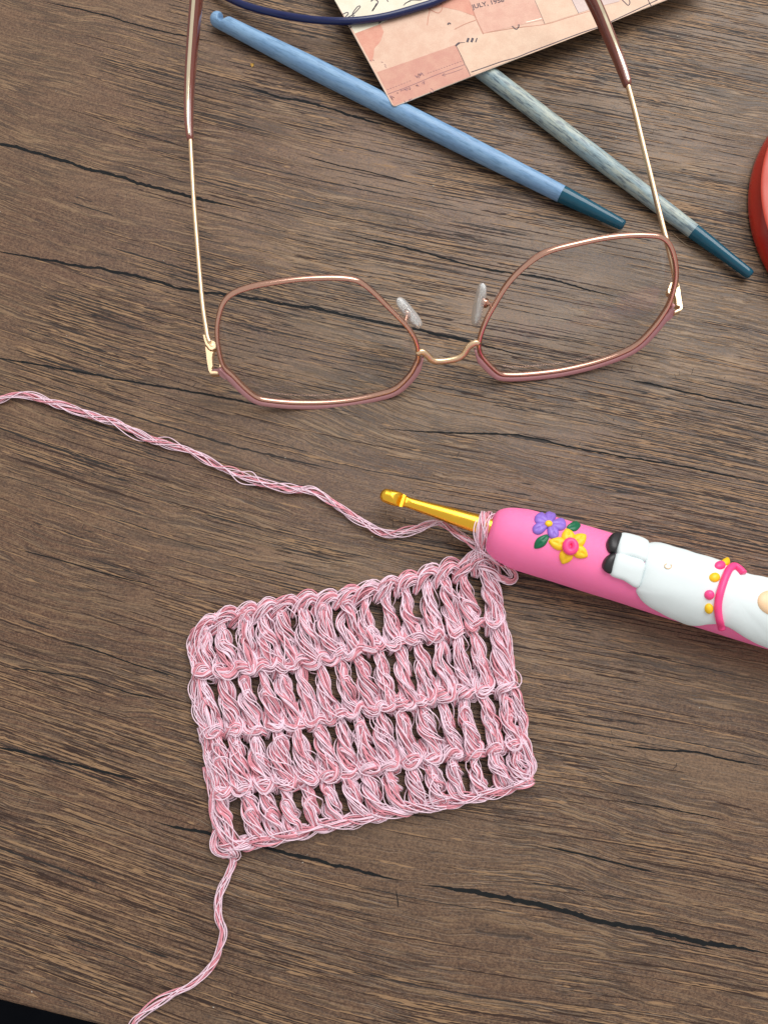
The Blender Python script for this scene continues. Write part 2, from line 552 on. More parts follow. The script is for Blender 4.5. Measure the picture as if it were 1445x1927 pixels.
def dyed_wood(name, lo, mid, hi):
    t = NT(name)
    x, y, z = t.sep(t.coords())
    mm = lambda q, k: t.math('MULTIPLY', q, k)
    vec = t.comb(mm(x, 190.0), mm(y, 1500.0), mm(z, 1500.0))
    n1 = t.noise(vec, 1.0, 4, 0.6)
    vec2 = t.comb(mm(x, 55.0), mm(y, 420.0), mm(z, 420.0))
    n2 = t.noise(vec2, 1.0, 3, 0.6)
    n3 = t.noise(t.comb(mm(x, 500.0), mm(y, 4200.0), mm(z, 4200.0)), 1.0, 2, 0.6)
    c = t.mix(t.ramp(n2, 0.34, 0.66), lin(*mid), lin(*hi))
    c = t.mix(t.ramp(n1, 0.52, 0.34, 0, 0.8), c, lin(*lo))
    c = t.mix(t.ramp(n3, 0.46, 0.32, 0, 0.55), c, lin(*lo))
    t.set(Base_Color=c, Roughness=t.ramp(n1, 0.3, 0.7, 0.34, 0.5))
    t.bump(n1, 0.25, 0.0001)
    return t.mat
M_bluewood = dyed_wood("blue_dyed_wood", (94, 130, 164), (112, 150, 190), (130, 166, 200))
M_greywood = dyed_wood("grey_blue_dyed_wood", (76, 92, 106), (140, 164, 172), (176, 184, 172))

# ------------------------------------------------------------------ the two wooden crochet hooks
def wooden_hook(name, mat, label, p_tip, p_end, p_fer, prof, fer_w, zc, notch_dir_deg):
    """hook lying on the table: axis runs along local +x; built in local space and turned into place"""
    a, b, c = at(*p_tip, zc), at(*p_end, zc), at(*p_fer, zc)
    L = np.linalg.norm(b - a)
    Lf = np.linalg.norm(c - b)
    ang = math.atan2(*(b - a)[[1, 0]])
    root = empty(name, (a[0], a[1], 0), label, "crochet hook", "wooden crochet hooks with teal ends")
    root.rotation_euler = (0, 0, ang)
    k = 28
    # shaft with a carved throat near the tip
    s_px = lambda t: t * L
    S = np.unique(np.concatenate([np.linspace(0, 0.012, 46), np.linspace(0.012, L, 50)]))
    th = np.arange(k) * 2 * math.pi / k
    nd = math.radians(notch_dir_deg)
    nv = np.array([math.cos(nd), math.sin(nd)])       # in local (y, z)
    V = []
    for s in S:
        r = np.interp(s / L, prof[0], prof[1])
        tipr = 0.0026
        if s < tipr: r = r * math.sqrt(max(0.0, 1 - ((tipr - s) / tipr) ** 2)) + 1e-5
        yz = np.stack([np.cos(th), np.sin(th)], 1) * r
        # throat: a slot cut from the side, sloping out towards the shaft
        if 0.0031 < s < 0.0068:
            if s < 0.0036: lim = r - (s - 0.0031) / 0.0005 * 0.75 * r
            elif s < 0.0052: lim = 0.25 * r - (s - 0.0036) / 0.0016 * 0.25 * r
            else: lim = (s - 0.0052) / 0.0016 * r
            d = yz @ nv
            over = np.maximum(d - lim, 0)
            yz = yz - over[:, None] * nv
        V += [(s, q[0], q[1] + zc * MM) for q in yz]
    me_b = MB()
    me_b.add(V, ring_faces(len(S), k))
    def local_build(mb, nm, mat_):
        me = bpy.data.meshes.new(nm)
        me.from_pydata(np.concatenate(mb.v).tolist(), [], mb.f)
        me.materials.append(mat_)
        me.polygons.foreach_set("use_smooth", [True] * len(me.polygons))
        me.set_sharp_from_angle(angle=math.radians(48))
        o = bpy.data.objects.new(nm, me); COL.objects.link(o); o.parent = root
        return o
    local_build(me_b, "shaft", mat)
    # tapered end cap
    fs = np.array([0, 0.02, 0.3, 0.6, 0.9, 0.965, 0.99, 1.0]) * Lf
    fr = np.array([fer_w[0], fer_w[0] * 1.03, fer_w[0] * 0.93, fer_w[0] * 0.78, fer_w[1] * 1.06, fer_w[1], fer_w[1] * 0.86, fer_w[1] * 0.6])
    V = []
    for s, r in zip(fs, fr):
        V += [(L - 0.0001 + s, math.cos(q) * r, math.sin(q) * r + zc * MM) for q in th]
    mb = MB(); mb.add(V, ring_faces(len(fs), k))
    local_build(mb, "end_cap", M_teal)
    return root

rpx = lambda u, v, w: px2m(u, v, 3.2, w / 2)
wooden_hook("wooden_crochet_hook", M_bluewood, "bright blue wooden crochet hook with its carved tip at the top", (398, 31), (1056, 365), (1175, 424),
            ([0, 0.05, 0.12, 0.3, 0.72, 1.0], [rpx(400, 30, 28), rpx(420, 40, 29), rpx(470, 60, 31), rpx(600, 130, 38), rpx(880, 275, 37), rpx(1056, 365, 31.5)]),
            (rpx(1056, 365, 31), rpx(1172, 420, 20)), 3.2, 38)
wooden_hook("wooden_crochet_hook", M_greywood, "grey blue wooden crochet hook running out from under the paper card", (720, -11), (1304, 435), (1412, 520),
            ([0, 0.05, 0.12, 0.3, 0.72, 1.0], [rpx(720, 0, 24), rpx(740, 10, 28), rpx(760, 30, 30), rpx(900, 130, 33), rpx(1140, 315, 33), rpx(1304, 435, 27.5)]),
            (rpx(1304, 435, 27), rpx(1411, 519, 18)), 2.9, 38)

# ------------------------------------------------------------------ patterned paper card lying on the hooks
ZC = 6.9
card_pts = [(596, -62), (740, 201), (1252, 0), (1330, -31), (1230, -300), (596, -62)]
card_org = at(800, 60, ZC)
card = empty("paper_card", card_org, "pinkish tan paper card printed with collage scraps lying across both wooden hooks", "paper card")
M_paper_edge = simple("white_paper", (238, 226, 210), 0.7, var=0.03)

def paper(name, rgb, rgb2, k=1.0):
    t = NT(name)
    co = t.coords()
    n = t.noise(co, 180, 4, 0.65)
    f = t.noise(co, 2600, 3, 0.7)
    c = t.mix(t.ramp(n, 0.35, 0.66), lin(*rgb), lin(*rgb2))
    c = t.mix(t.ramp(f, 0.36, 0.62, 0.0, 0.30), c, lin(*[q * 0.86 for q in rgb]))
    t.set(Base_Color=c, Roughness=0.6)
    return t.mat
M_tan = paper("tan_print", (208, 170, 148), (216, 184, 162))
M_tan2 = paper("light_tan_print", (210, 176, 152), (218, 188, 164))
M_salmon = paper("salmon_print", (204, 140, 120), (212, 156, 134))
M_rose = paper("dusty_rose_print", (194, 138, 122), (202, 152, 132))
M_cream = paper("cream_print", (220, 212, 190), (226, 220, 202))
M_lav = paper("pale_grey_print", (200, 178, 172), (208, 188, 182))
M_ink = simple("dark_ink", (66, 54, 66), 0.6, var=0.2)
M_inkp = simple("purple_ink", (150, 108, 112), 0.6, var=0.2)
M_inkw = simple("white_ink", (245, 232, 215), 0.6)
M_inkr = simple("faded_red_ink", (192, 128, 108), 0.6)

def card_solid():
    # rectangle with rounded corners, thin but real
    c0 = at(740, 201, ZC); cl = at(630, 0, ZC); cr = at(1252, 0, ZC)
    ex = nrm(cr - c0); ey = np.array([-ex[1], ex[0], 0.0])
    Lx, Ly = 0.125, 0.085
    el = nrm(cl - c0)
    V2, r = [], 0.0012
    C = [(0, 0), (Lx, 0), (Lx, Ly), (0, Ly)]
    for (qx, qy), (sx, sy), a0 in zip(C, [(1, 1), (-1, 1), (-1, -1), (1, -1)], [180, 270, 0, 90]):
        for k in range(6):
            a = math.radians(a0 + k * 18)
            V2.append((qx + sx * r + r * math.cos(a), qy + sy * r + r * math.sin(a)))
    # shear so the left edge follows the photo's left edge
    V = []
    for z in (0, -0.00035):
        for (x, y) in V2:
            p = c0 + ex * x + el * y
            V.append((p[0], p[1], ZC * MM + z))
    n = len(V2)
    F = [tuple(range(n)), tuple(range(2 * n - 1, n - 1, -1))]
    F += [(i, i + n, (i + 1) % n + n, (i + 1) % n) for i in range(n)]
    mb = MB(); mb.add(V, F[:1], 0)
    mb.f, mb.m = [list(f) for f in F], [0] + [1] * (len(F) - 1)
    return mb.build("sheet", [M_tan, M_paper_edge], card, smooth=False)
sheet = card_solid()
_lay = [0]
def patch(name, pts, mat, lift=None):
    _lay[0] += 1
    z = ZC + 0.012 + 0.006 * _lay[0]
    mb = MB()
    mb.add([at(u, v, ZC)[:2].tolist() + [z * MM] for u, v in pts], [tuple(range(len(pts)))])
    o = mb.build(name, mat, sheet, smooth=False)
    if o.data.polygons[0].normal.z < 0: o.data.flip_normals()
    return o
def z2(X, Y): return (620 + X / 4.516, Y / 4.516)
def z3(X, Y): return (860 + X / 3.6125, Y / 3.6125)
patch("printed_patch", [(612, -30), (800, -100), (872, -18), (824, 0), (770, 20), (715, 45), (668, 63), (631, 2)], M_cream)
patch("printed_patch", [(668, 63), (690, 55), (716, 46), (722, 60), (716, 78), (704, 92), (703, 104), (700, 116), (695, 112)], M_salmon)
patch("printed_patch", [z2(403, 614), z2(720, 505), z2(1072, 380), z2(1196, 648), (741, 199)], M_rose)
patch("printed_patch", [z2(700, 80), z2(900, 10), (830, -10), (878, -25), z2(1190, 20), z2(1240, 140), z2(1100, 90), z2(960, 60), z2(830, 75)], M_salmon)
patch("printed_patch", [z3(-5, 312), z3(175, 228), z3(595, 165), z3(915, 72), z3(1105, 12), (1225, -20), (1248, 0), z3(960, 190), z3(500, 365), z3(95, 508)], M_tan2)
patch("printed_patch", [(878, -25), z3(85, 20), z3(178, 226), z3(590, 135), z3(525, 0), (990, -30)], paper("peach_print", (204, 156, 138), (212, 170, 150)))
patch("printed_patch", [z3(525, 0), z3(595, 164), z3(822, 92), z3(778, 0), (1060, -20), (1000, -20)], M_tan2)
patch("printed_patch", [z3(778, 0), z3(822, 90), z3(960, 45), z3(1100, 10), (1170, -20), (1070, -30)], M_lav)
CARD_UP = (0, 0, 1)
def stroke(mb, pts, w, mat=0, step=0.0008):
    z = ZC + 0.085
    P = np.array([at(u, v, ZC) for u, v in pts])
    P[:, 2] = z * MM
    P = spline(P, step) if len(P) > 2 else P
    ribbon(mb, P, px2m(800, 60, ZC, w), CARD_UP, mat)
ink = MB()   # handwriting across the cream scrap
for s_, w_ in [([z2(112, 122), z2(150, 106), z2(160, 118), z2(132, 150), z2(150, 150), z2(205, 120), z2(262, 58), z2(240, 56), z2(200, 110), z2(196, 140), z2(214, 130)], 1.8),
               ([z2(352, 12), z2(380, -6), z2(412, 12), z2(402, 40), z2(378, 70), z2(362, 96), z2(378, 74), z2(400, 30)], 2.2),
               ([z2(484, -10), z2(498, 16)], 1.6), ([z2(628, 46), z2(660, 20), z2(700, 2), z2(770, 2), z2(810, -12)], 1.5),
               ([z2(640, 30), z2(690, 8)], 1.4), ([z2(238, 208), z2(262, 196), z2(292, 190)], 2.0), ([z2(350, 196), z2(390, 176), z2(420, 172)], 2.2),
               ([z2(418, 202), z2(440, 180), z2(452, 168)], 2.4), ([z2(492, 172), z2(520, 150), z2(542, 140)], 2.0), ([z2(172, 236), z2(190, 228)], 2.2)]:
    stroke(ink, s_, w_)
ink.build("handwriting", M_ink, sheet, smooth=False)
pr = MB()
def dashes(a, b, n, w):
    a, b = np.array(a), np.array(b)
    for i in range(n):
        p, q = a + (b - a) * (i / n), a + (b - a) * ((i + 0.55) / n)
        stroke(pr, [tuple(p), tuple(q)], w)
dashes(z2(490, 764), z2(700, 682), 9, 1.0)
dashes(z2(832, 624), z2(1128, 518), 13, 1.0)
stroke(pr, [z2(492, 802), z2(700, 724), z2(900, 640), z2(1145, 550)], 1.1)
stroke(pr, [z2(958, 640), z2(1040, 618), z2(1132, 584)], 0.9)
stroke(pr, [z2(980, 622), z2(956, 641), z2(984, 646)], 0.9)
r2 = random.Random(5)
def scribble(cx, cy, n, sx, sy, w):
    pts = [z2(cx + r2.uniform(-sx, sx), cy + r2.uniform(-sy, sy)) for _ in range(n)]
    stroke(pr, pts, w)
for cx, cy, sx, sy, n in [(740, 645, 16, 20, 6), (768, 640, 14, 30, 6), (788, 632, 14, 16, 4), (580, 782, 12, 12, 4), (612, 775, 8, 14, 4), (645, 765, 24, 14, 7), (694, 752, 18, 14, 5),
                          (745, 722, 18, 14, 5), (805, 700, 18, 16, 6), (530, 832, 22, 20, 6), (690, 848, 16, 12, 4), (640, 858, 8, 14, 3)]:
    scribble(cx, cy, n, sx, sy, 1.0)
stroke(pr, [z2(858, 752), z2(880, 766), z2(878, 785), z2(852, 780)], 1.1)
for x_, y_ in [(340, 512), (365, 508), (440, 525), (466, 548), (470, 565)]:
    stroke(pr, [z2(x_, y_), z2(x_ + 14, y_ + 8)], 1.0)
pr.build("printed_marks", M_inkp, sheet, smooth=False)
dk = MB()
stroke(dk, [z3(95, 491), z3(200, 455), z3(300, 420), z3(400, 392), z3(500, 352), z3(640, 300), z3(740, 262), z3(860, 218), z3(975, 180)], 1.9)
stroke(dk, [z3(1030, 155), z3(1100, 122), z3(1200, 75), z3(1300, 28), z3(1360, 0)], 1.9)
stroke(dk, [z3(1296, -5), z3(1304, 20), z3(1318, 42)], 1.6)
stroke(dk, [z3(1120, 0), z3(1142, 22), z3(1160, 38), z3(1172, 22), z3(1168, 0)], 1.8)
stroke(dk, [z3(372, 178), z3(392, 196), z3(404, 200), z3(418, 182), z3(417, 166)], 2.0)
stroke(dk, [z2(1072, 392), z2(1086, 376), z2(1104, 364)], 3.6)
stroke(dk, [z2(1104, 364), z2(1150, 362)], 1.0)
for x_, w_ in [(1172, 4.2), (1208, 4.4), (1244, 2.2)]:
    stroke(dk, [z2(x_ - 4, 360), z2(x_ + 4, 338), z2(x_ + 8, 324)], w_)
stroke(dk, [z2(1076, 392), z2(1110, 460), z2(1150, 550), z2(1172, 590), z2(1196, 645)], 0.8)
stroke(dk, [z3(525, 0), z3(560, 80), z3(595, 164)], 0.6)
stroke(dk, [z3(778, 0), z3(800, 45), z3(824, 92)], 0.7)
dk.build("printed_lines", M_ink, sheet, smooth=False)
rd = MB()
stroke(rd, [z2(830, 215), z2(838, 150), z2(850, 90), z2(840, 60), z2(870, 90), z2(930, 110), z2(960, 60), z2(940, 20)], 1.3)
stroke(rd, [z2(1060, 250), z2(1150, 205), z2(1240, 172)], 1.0)
stroke(rd, [z2(1188, 16), z2(1240, 150), z2(1306, 292)], 1.2)
stroke(rd, [z3(175, 228), z3(380, 192), z3(596, 166), z3(760, 118), z3(920, 70)], 1.0)
rd.build("printed_creases", M_inkr, sheet, smooth=False)
wh = MB(); stroke(wh, [z3(468, 152), z3(520, 140), z3(574, 126)], 1.6)
wh.build("printed_highlight", M_inkw, sheet, smooth=False)

def text_on_card(txt, uv, uv2, h_px, mat, bold=0.0):
    cu = bpy.data.curves.new("printed_text", 'FONT')
    cu.body = txt
    cu.size = 1.0
    cu.offset = bold
    tmp = bpy.data.objects.new("printed_text", cu)
    COL.objects.link(tmp)
    bpy.context.view_layer.update()
    me = bpy.data.meshes.new_from_object(tmp.evaluated_get(bpy.context.evaluated_depsgraph_get()))
    bpy.data.objects.remove(tmp)
    a, b = at(*uv, ZC), at(*uv2, ZC)
    ang = math.atan2(b[1] - a[1], b[0] - a[0])
    s = px2m(*uv, ZC, h_px) / 0.7
    ca, sa = math.cos(ang) * s, math.sin(ang) * s
    for vtx in me.vertices:
        x, y = vtx.co.x, vtx.co.y
        p = np.array([a[0] + ca * x - sa * y, a[1] + sa * x + ca * y, (ZC + 0.095) * MM]) - card_org
        vtx.co = p
    me.materials.clear(); me.materials.append(mat)
    o = bpy.data.objects.new("printed_text", me); COL.objects.link(o); o.parent = sheet
    return o
text_on_card("JULY, 1958", z3(106, 62), z3(310, 14), 9.6, M_ink, 0.012)
text_on_card("9", (843.5, 52), (852, 50), 10.0, M_ink, 0.03)

# ------------------------------------------------------------------ navy cable loop
cab = MB()
pts = [(455, -300, 2.2), (370, -180, 2.0), (360, -70, 2.0), (395, -25, 2.4), (440, 1, 3.2), (480, 16, 4.4), (540, 30, 6.2), (600, 38, 7.6), (660, 39.5, 8.3), (720, 32, 8.3), (780, 16, 8.3), (830, -2, 8.3), (885, -40, 8.3), (910, -110, 8.3), (870, -210, 8.3), (760, -290, 8.0), (600, -330, 5.0), (455, -300, 2.2)]
P = spline([at(u, v, z) for u, v, z in pts[:-1]], 0.0015, closed=True)
tube(cab, P, px2m(650, 38, 8, 6.6), sides=14, closed=True)
o = cab.build("cable", M_navy)
tag(o, "thin glossy navy blue cable looping over the top of the paper card", "cable")

# ------------------------------------------------------------------ red round lid at the right edge
lc = at(1708, 398, 3.0)
LS = px2m(1408, 398, 2.0, 295) / (49.0 * MM)
lid = MB()
prof = [(0, 9.3), (30, 9.3), (43.5, 9.2), (45.0, 8.9), (46.0, 8.3), (46.8, 7.2), (47.5, 5.4), (48.6, 3.4), (49.0, 2.0), (48.8, 0.8), (48.0, 0.05), (0, 0.05)]
k = 128
V = []
for r, z in prof:
    V += [(lc[0] + r * LS * MM * math.cos(q), lc[1] + r * LS * MM * math.sin(q), z * MM) for q in np.arange(k) * 2 * math.pi / k]
lid.add(V, ring_faces(len(prof), k, cap=False))
M_lid_sheen = simple("red_lacquer_painted_sheen", (180, 56, 36), 0.42, var=0.05, scale=120)  # window sheen on the lid's top painted in as a lighter coral
lt = MB()
rt = np.linalg.norm((at(1438, 398, 9.2) - lc)[:2])
tprof = [(rt + 0.0004, 9.0), (rt, 9.35), (rt - 0.0012, 9.5), (rt * 0.5, 9.55), (0.0, 9.55)]
V = []
for r, z in tprof:
    V += [(lc[0] + r * math.cos(q), lc[1] + r * math.sin(q), z * MM) for q in np.arange(k) * 2 * math.pi / k]
lt.add(V, ring_faces(len(tprof), k, cap=False))
o = lid.build("round_lid", M_red, flat_angle=30)
o.data.flip_normals()
lo_ = lt.build("lid_top", M_lid_sheen, o)
tag(o, "glossy red round lid cut off by the right edge beside the grey hook", "lid")

# ------------------------------------------------------------------ eyeglasses, lying upside down on their brow line
Zb = 1.3
B0, B1 = at(560, 761, Zb), at(960, 711, Zb)
ax = nrm(B1 - B0)
back = np.array([-ax[1], ax[0], 0.0])
LEAN = math.radians(31)
upv = nrm(back * math.sin(LEAN) + np.array([0, 0, 1.0]) * math.cos(LEAN))
GN = nrm(np.cross(ax, upv))               # front face normal, towards the viewer
if GN[1] > 0: GN = -GN
gl_org = (B0 + B1) / 2
glasses = empty("eyeglasses", (gl_org[0], gl_org[1], 0), "rose gold eyeglasses with clear lenses and mauve brow line lying upside down", "eyeglasses")
gp = lambda u, v, off=0.0: on_plane(u, v, B0 + GN * off * MM, GN)
zl = lambda X, Y: (330 + X / 2.89, 480 + Y / 2.89)
zr = lambda X, Y: (720 + X / 2.408, 400 + Y / 2.408)
thinL = [zl(*p) for p in [(262, 600), (235, 500), (228, 400), (240, 320), (268, 250), (325, 202), (440, 165), (600, 138), (720, 126), (860, 122), (960, 130), (1015, 152), (1080, 205), (1150, 275), (1220, 345), (1265, 395), (1300, 450), (1316, 500), (1320, 550)]]
browL = [zl(*p) for p in [(1308, 590), (1270, 655), (1195, 725), (1100, 757), (950, 787), (800, 800), (650, 800), (520, 789), (445, 772), (380, 722), (315, 655)]]
thinR = [zr(*p) for p in [(436, 610), (442, 560), (467, 490), (510, 410), (560, 330), (620, 263), (700, 200), (770, 168), (880, 140), (1000, 115), (1100, 103), (1200, 102), (1262, 112), (1300, 150), (1322, 220), (1327, 290), (1316, 350), (1297, 410)]]
browR = [zr(*p) for p in [(1272, 455), (1225, 520), (1155, 592), (1075, 637), (950, 680), (800, 714), (650, 731), (560, 733), (520, 722), (475, 680), (447, 645)]]
M_lens = NT("clear_lens")
tr = M_lens.node('ShaderNodeBsdfTransparent'); tr.inputs[0].default_value = (0.965, 0.975, 0.985, 1)
gs = M_lens.node('ShaderNodeBsdfGlossy'); gs.inputs['Roughness'].default_value = 0.02
lw = M_lens.node('ShaderNodeFresnel'); lw.inputs[0].default_value = 1.45
mx = M_lens.node('ShaderNodeMixShader')
M_lens.link(M_lens.math('MULTIPLY', lw.outputs[0], 0.07), mx.inputs[0]); M_lens.link(tr.outputs[0], mx.inputs[1]); M_lens.link(gs.outputs[0], mx.inputs[2])
M_lens.link(mx.outputs[0], M_lens.out.inputs[0])
M_lens = M_lens.mat
SIZES = []
for thin, brow in ((thinL, browL), (thinR, browR)):
    loop = [gp(*p) for p in thin + brow]
    P = spline(loop, 0.0008, closed=True)
    q = np.array([[(p - B0) @ ax, (p - B0) @ upv] for p in P])
    SIZES.append((np.ptp(q[:, 0]) * 1000, np.ptp(q[:, 1]) * 1000, q[:, 1].min() * 1000))
    rim = MB()
    tube(rim, P, 0.00072, 0.00100, sides=12, closed=True, ref=GN, power=2.8)
    rim.build("rim", M_rosegold, glasses)
    # brow enamel: a broader band outside the rim on the front face
    cen = P.mean(0)
    bl = [gp(*thin[-1])] + [gp(*p) for p in brow] + [gp(*thin[0])]
    Bp = spline(bl, 0.0008)
    T, S, U = frames(Bp, False, GN)
    out = S * np.sign(((Bp - cen) * S).sum(1))[:, None]
    n = len(Bp)
    wv = 0.0009 * np.clip(np.minimum(np.arange(n), n - 1 - np.arange(n)) / 6.0, 0.4, 1)
    bb = MB()
    tube(bb, Bp + out * 0.00135 + GN * 0.00040, wv, 0.0007, sides=12, ref=GN, power=3.5)
    bb.build("brow_enamel", M_mauve, glasses)
    # lens, a thin curved-edge plate seated in the rim
    ln = MB()
    inner = cen + (P - cen) * 0.992
    n = len(inner)
    dome = 0.0012
    V, F = [], []
    for side, off in ((1, 0.0005), (-1, -0.0009)):
        base_i = len(V)
        V.append(cen + GN * (off + dome))
        for f in (0.5, 0.85, 1.0):
            for p in inner: V.append(cen + (p - cen) * f + GN * (off + dome * (1 - f * f)))
        tri = [(base_i, base_i + 1 + j, base_i + 1 + (j + 1) % n) for j in range(n)]
        quads = [(base_i + 1 + a * n + j, base_i + 1 + (a + 1) * n + j, base_i + 1 + (a + 1) * n + (j + 1) % n, base_i + 1 + a * n + (j + 1) % n) for a in range(2) for j in range(n)]
        F += tri + quads
    half = 1 + 3 * n
    F += [(1 + 2 * n + j, half + 1 + 2 * n + j, half + 1 + 2 * n + (j + 1) % n, 1 + 2 * n + (j + 1) % n) for j in range(n)]
    ln.add(V, F)
    ln.build("lens", M_lens, glasses)
print("LENS SIZES mm", SIZES)
# bridge
zb = lambda X, Y: (720 + X / 6.02, 520 + Y / 6.02)
br = MB()
Bp = spline([gp(*zb(*p), 0.4) for p in [(392, 880), (415, 862), (455, 858), (500, 890), (545, 938), (600, 962), (690, 962), (780, 948), (860, 925), (915, 888), (950, 835), (975, 795), (1020, 765), (1062, 752), (1085, 765)]], 0.0005)
tube(br, Bp, 0.0010, 0.0008, sides=12, ref=GN, power=3.0)
br.build("bridge", M_palegold, glasses)
# solder points next to the bridge and end pieces
M_pad = NT("clear_silicone")
M_pad.set(Base_Color=(0.93, 0.97, 0.98, 1), Roughness=0.06, Transmission_Weight=0.70, IOR=1.40)
M_pad.bump(M_pad.noise(M_pad.coords(), 700, 2, 0.5), 0.15, 0.0003)
M_pad = M_pad.mat
for a, b, w, arm in (((748, 563), (791, 614), 10.2, [(768, 617), (763, 603), (768, 592)]), ((909, 534), (892, 612), 9.2, [(921, 588), (924, 574), (912, 570)])):
    p, q = gp(*a, -7.0), gp(*b, -6.0)
    d = q - p
    s = np.linspace(-1, 1, 28)
    prof = np.sqrt(np.maximum(1 - np.abs(s) ** 4, 0.0)) + 0.02
    P = (p + q) / 2 + d / 2 * (s[:, None]) * 1.03
    pm = MB()
    rr = px2m(830, 590, 25, w)
    tube(pm, P, rr * prof, 0.0026 * prof, sides=16, ref=GN, power=2.4)
    pm.build("nose_pad", M_pad, glasses)
    am = MB()
    P = spline([gp(*arm[0], 0.0), gp(*arm[1], -3.0), gp(*arm[2], -5.5)], 0.0004)
    tube(am, P, 0.0006, sides=8)
    hb = gp(*arm[2], -5.5)
    P2 = np.array([hb - upv * 0.0011, hb + upv * 0.0011])
    tube(am, P2, 0.0011, sides=14, ref=GN)
    am.build("pad_arm", M_rosegold, glasses)
# end pieces, hinges, temples
zh = lambda X, Y: (380 + X / 14.45, 590 + Y / 14.45)
zk = lambda X, Y: (1200 + X / 10.71, 430 + Y / 10.71)
Zt = lambda f, a, b: a + (b - a) * f
def plate(name, poly, z, thick, mat, parent):
    """flat metal plate traced in the picture, lying level at height z"""
    n = len(poly)
    top = [at(u, v, z) for u, v in poly]
    c = np.mean(top, 0)
    V = [c + (p - c) * 0.93 for p in top] + [p - [0, 0, 0.00018] for p in top] + [p - [0, 0, thick * MM] for p in top]
    F = [tuple(range(n)), tuple(range(3 * n - 1, 2 * n - 1, -1))]
    for a in (0, n):
        F += [(a + k, a + n + k, a + n + (k + 1) % n, a + (k + 1) % n) for k in range(n)]
    m = MB(); m.add(V, F)
    o = m.build(name, mat, parent, flat_angle=30)
    import bmesh
    bm = bmesh.new(); bm.from_mesh(o.data); bmesh.ops.recalc_face_normals(bm, faces=bm.faces); bm.to_mesh(o.data); bm.free()
    return o
def screw(c, z, parent, r0):
    k, m, V = 18, MB(), []
    p = at(*c, z)
    for r, dz in ((0, 0.10), (r0 * 0.5, 0.08), (r0 * 0.85, 0.10), (r0, 0.02), (r0, -0.2)):
        V += [(p[0] + r * MM * math.cos(q), p[1] + r * MM * math.sin(q), p[2] + dz * MM) for q in np.arange(k) * 2 * math.pi / k]
    m.add(V, ring_faces(5, k, cap=False))
    o = m.build("screw", M_palegold, parent); o.data.flip_normals()
def tab(poly, off, thick):
    """mauve flange of the brow, in the plane of the front"""
    n = len(poly)
    V = [gp(u, v, off) for u, v in poly] + [gp(u, v, off - thick) for u, v in poly]
    F = [tuple(range(n)), tuple(range(2 * n - 1, n - 1, -1))] + [(k, n + k, n + (k + 1) % n, (k + 1) % n) for k in range(n)]
    m = MB(); m.add(V, F)
    o = m.build("brow_flange", M_mauve, glasses, smooth=False)
    import bmesh
    bm = bmesh.new(); bm.from_mesh(o.data); bmesh.ops.recalc_face_normals(bm, faces=bm.faces); bm.to_mesh(o.data); bm.free()
zL = gp(394, 702, 0.6)[2] / MM
zR = gp(1282, 584, 0.6)[2] / MM
print("HINGE Z", zL, zR)
ZHs = lambda L: [zh(*p) for p in L]
ZKs = lambda L: [zk(*p) for p in L]
ep = plate("end_piece", ZHs([(85, 880), (125, 895), (165, 965), (240, 1015), (322, 1022), (292, 1090), (277, 1200), (285, 1330), (300, 1440), (265, 1500), (300, 1575), (445, 1600), (440, 1645), (230, 1645), (180, 1560), (130, 1250)]), zL + 0.6, 2.4, M_palegold, glasses)
hg = plate("hinge", ZHs([(20, 560), (120, 560), (150, 600), (190, 655), (255, 722), (340, 752), (393, 800), (406, 890), (372, 945), (285, 998), (205, 975), (158, 905), (98, 840), (60, 720)]), zL + 0.9, 2.0, M_palegold, glasses)
screw(zh(268, 850), zL + 0.9, hg, 0.62)
tab(ZHs([(262, 1545), (330, 1500), (430, 1500), (585, 1455), (690, 1570), (760, 1740), (640, 1800), (520, 1720), (440, 1610)]), 0.75, 0.9)
bx = plate("solder_block", ZHs([(450, 1250), (500, 1240), (580, 1310), (580, 1470), (470, 1470), (500, 1360)]), zL + 0.3, 1.0, M_palegold, glasses)
ep = plate("end_piece", ZKs([(785, 960), (822, 1095), (848, 1230), (872, 1400), (900, 1560), (900, 1620), (868, 1655), (745, 1705), (735, 1690), (858, 1602), (845, 1570), (780, 1545), (775, 1430), (738, 1310), (755, 1190), (745, 1100)]), zR + 0.6, 2.4, M_palegold, glasses)
hg = plate("hinge", ZKs([(790, 960), (735, 1000), (690, 1075), (655, 1092), (630, 1150), (600, 1215), (598, 1290), (640, 1330), (720, 1300), (770, 1195), (810, 1110)]), zR + 0.3, 2.0, M_palegold, glasses)
screw(zk(655, 1200), zR + 0.3, hg, 0.6)
tab(ZKs([(860, 1605), (855, 1655), (742, 1705), (700, 1790), (590, 1880), (500, 1850), (600, 1700), (640, 1615), (720, 1640)]), 0.75, 0.9)
bx = plate("solder_block", ZKs([(660, 1490), (725, 1575), (715, 1605), (650, 1620), (620, 1590)]), zR + 0.3, 1.0, M_palegold, glasses)

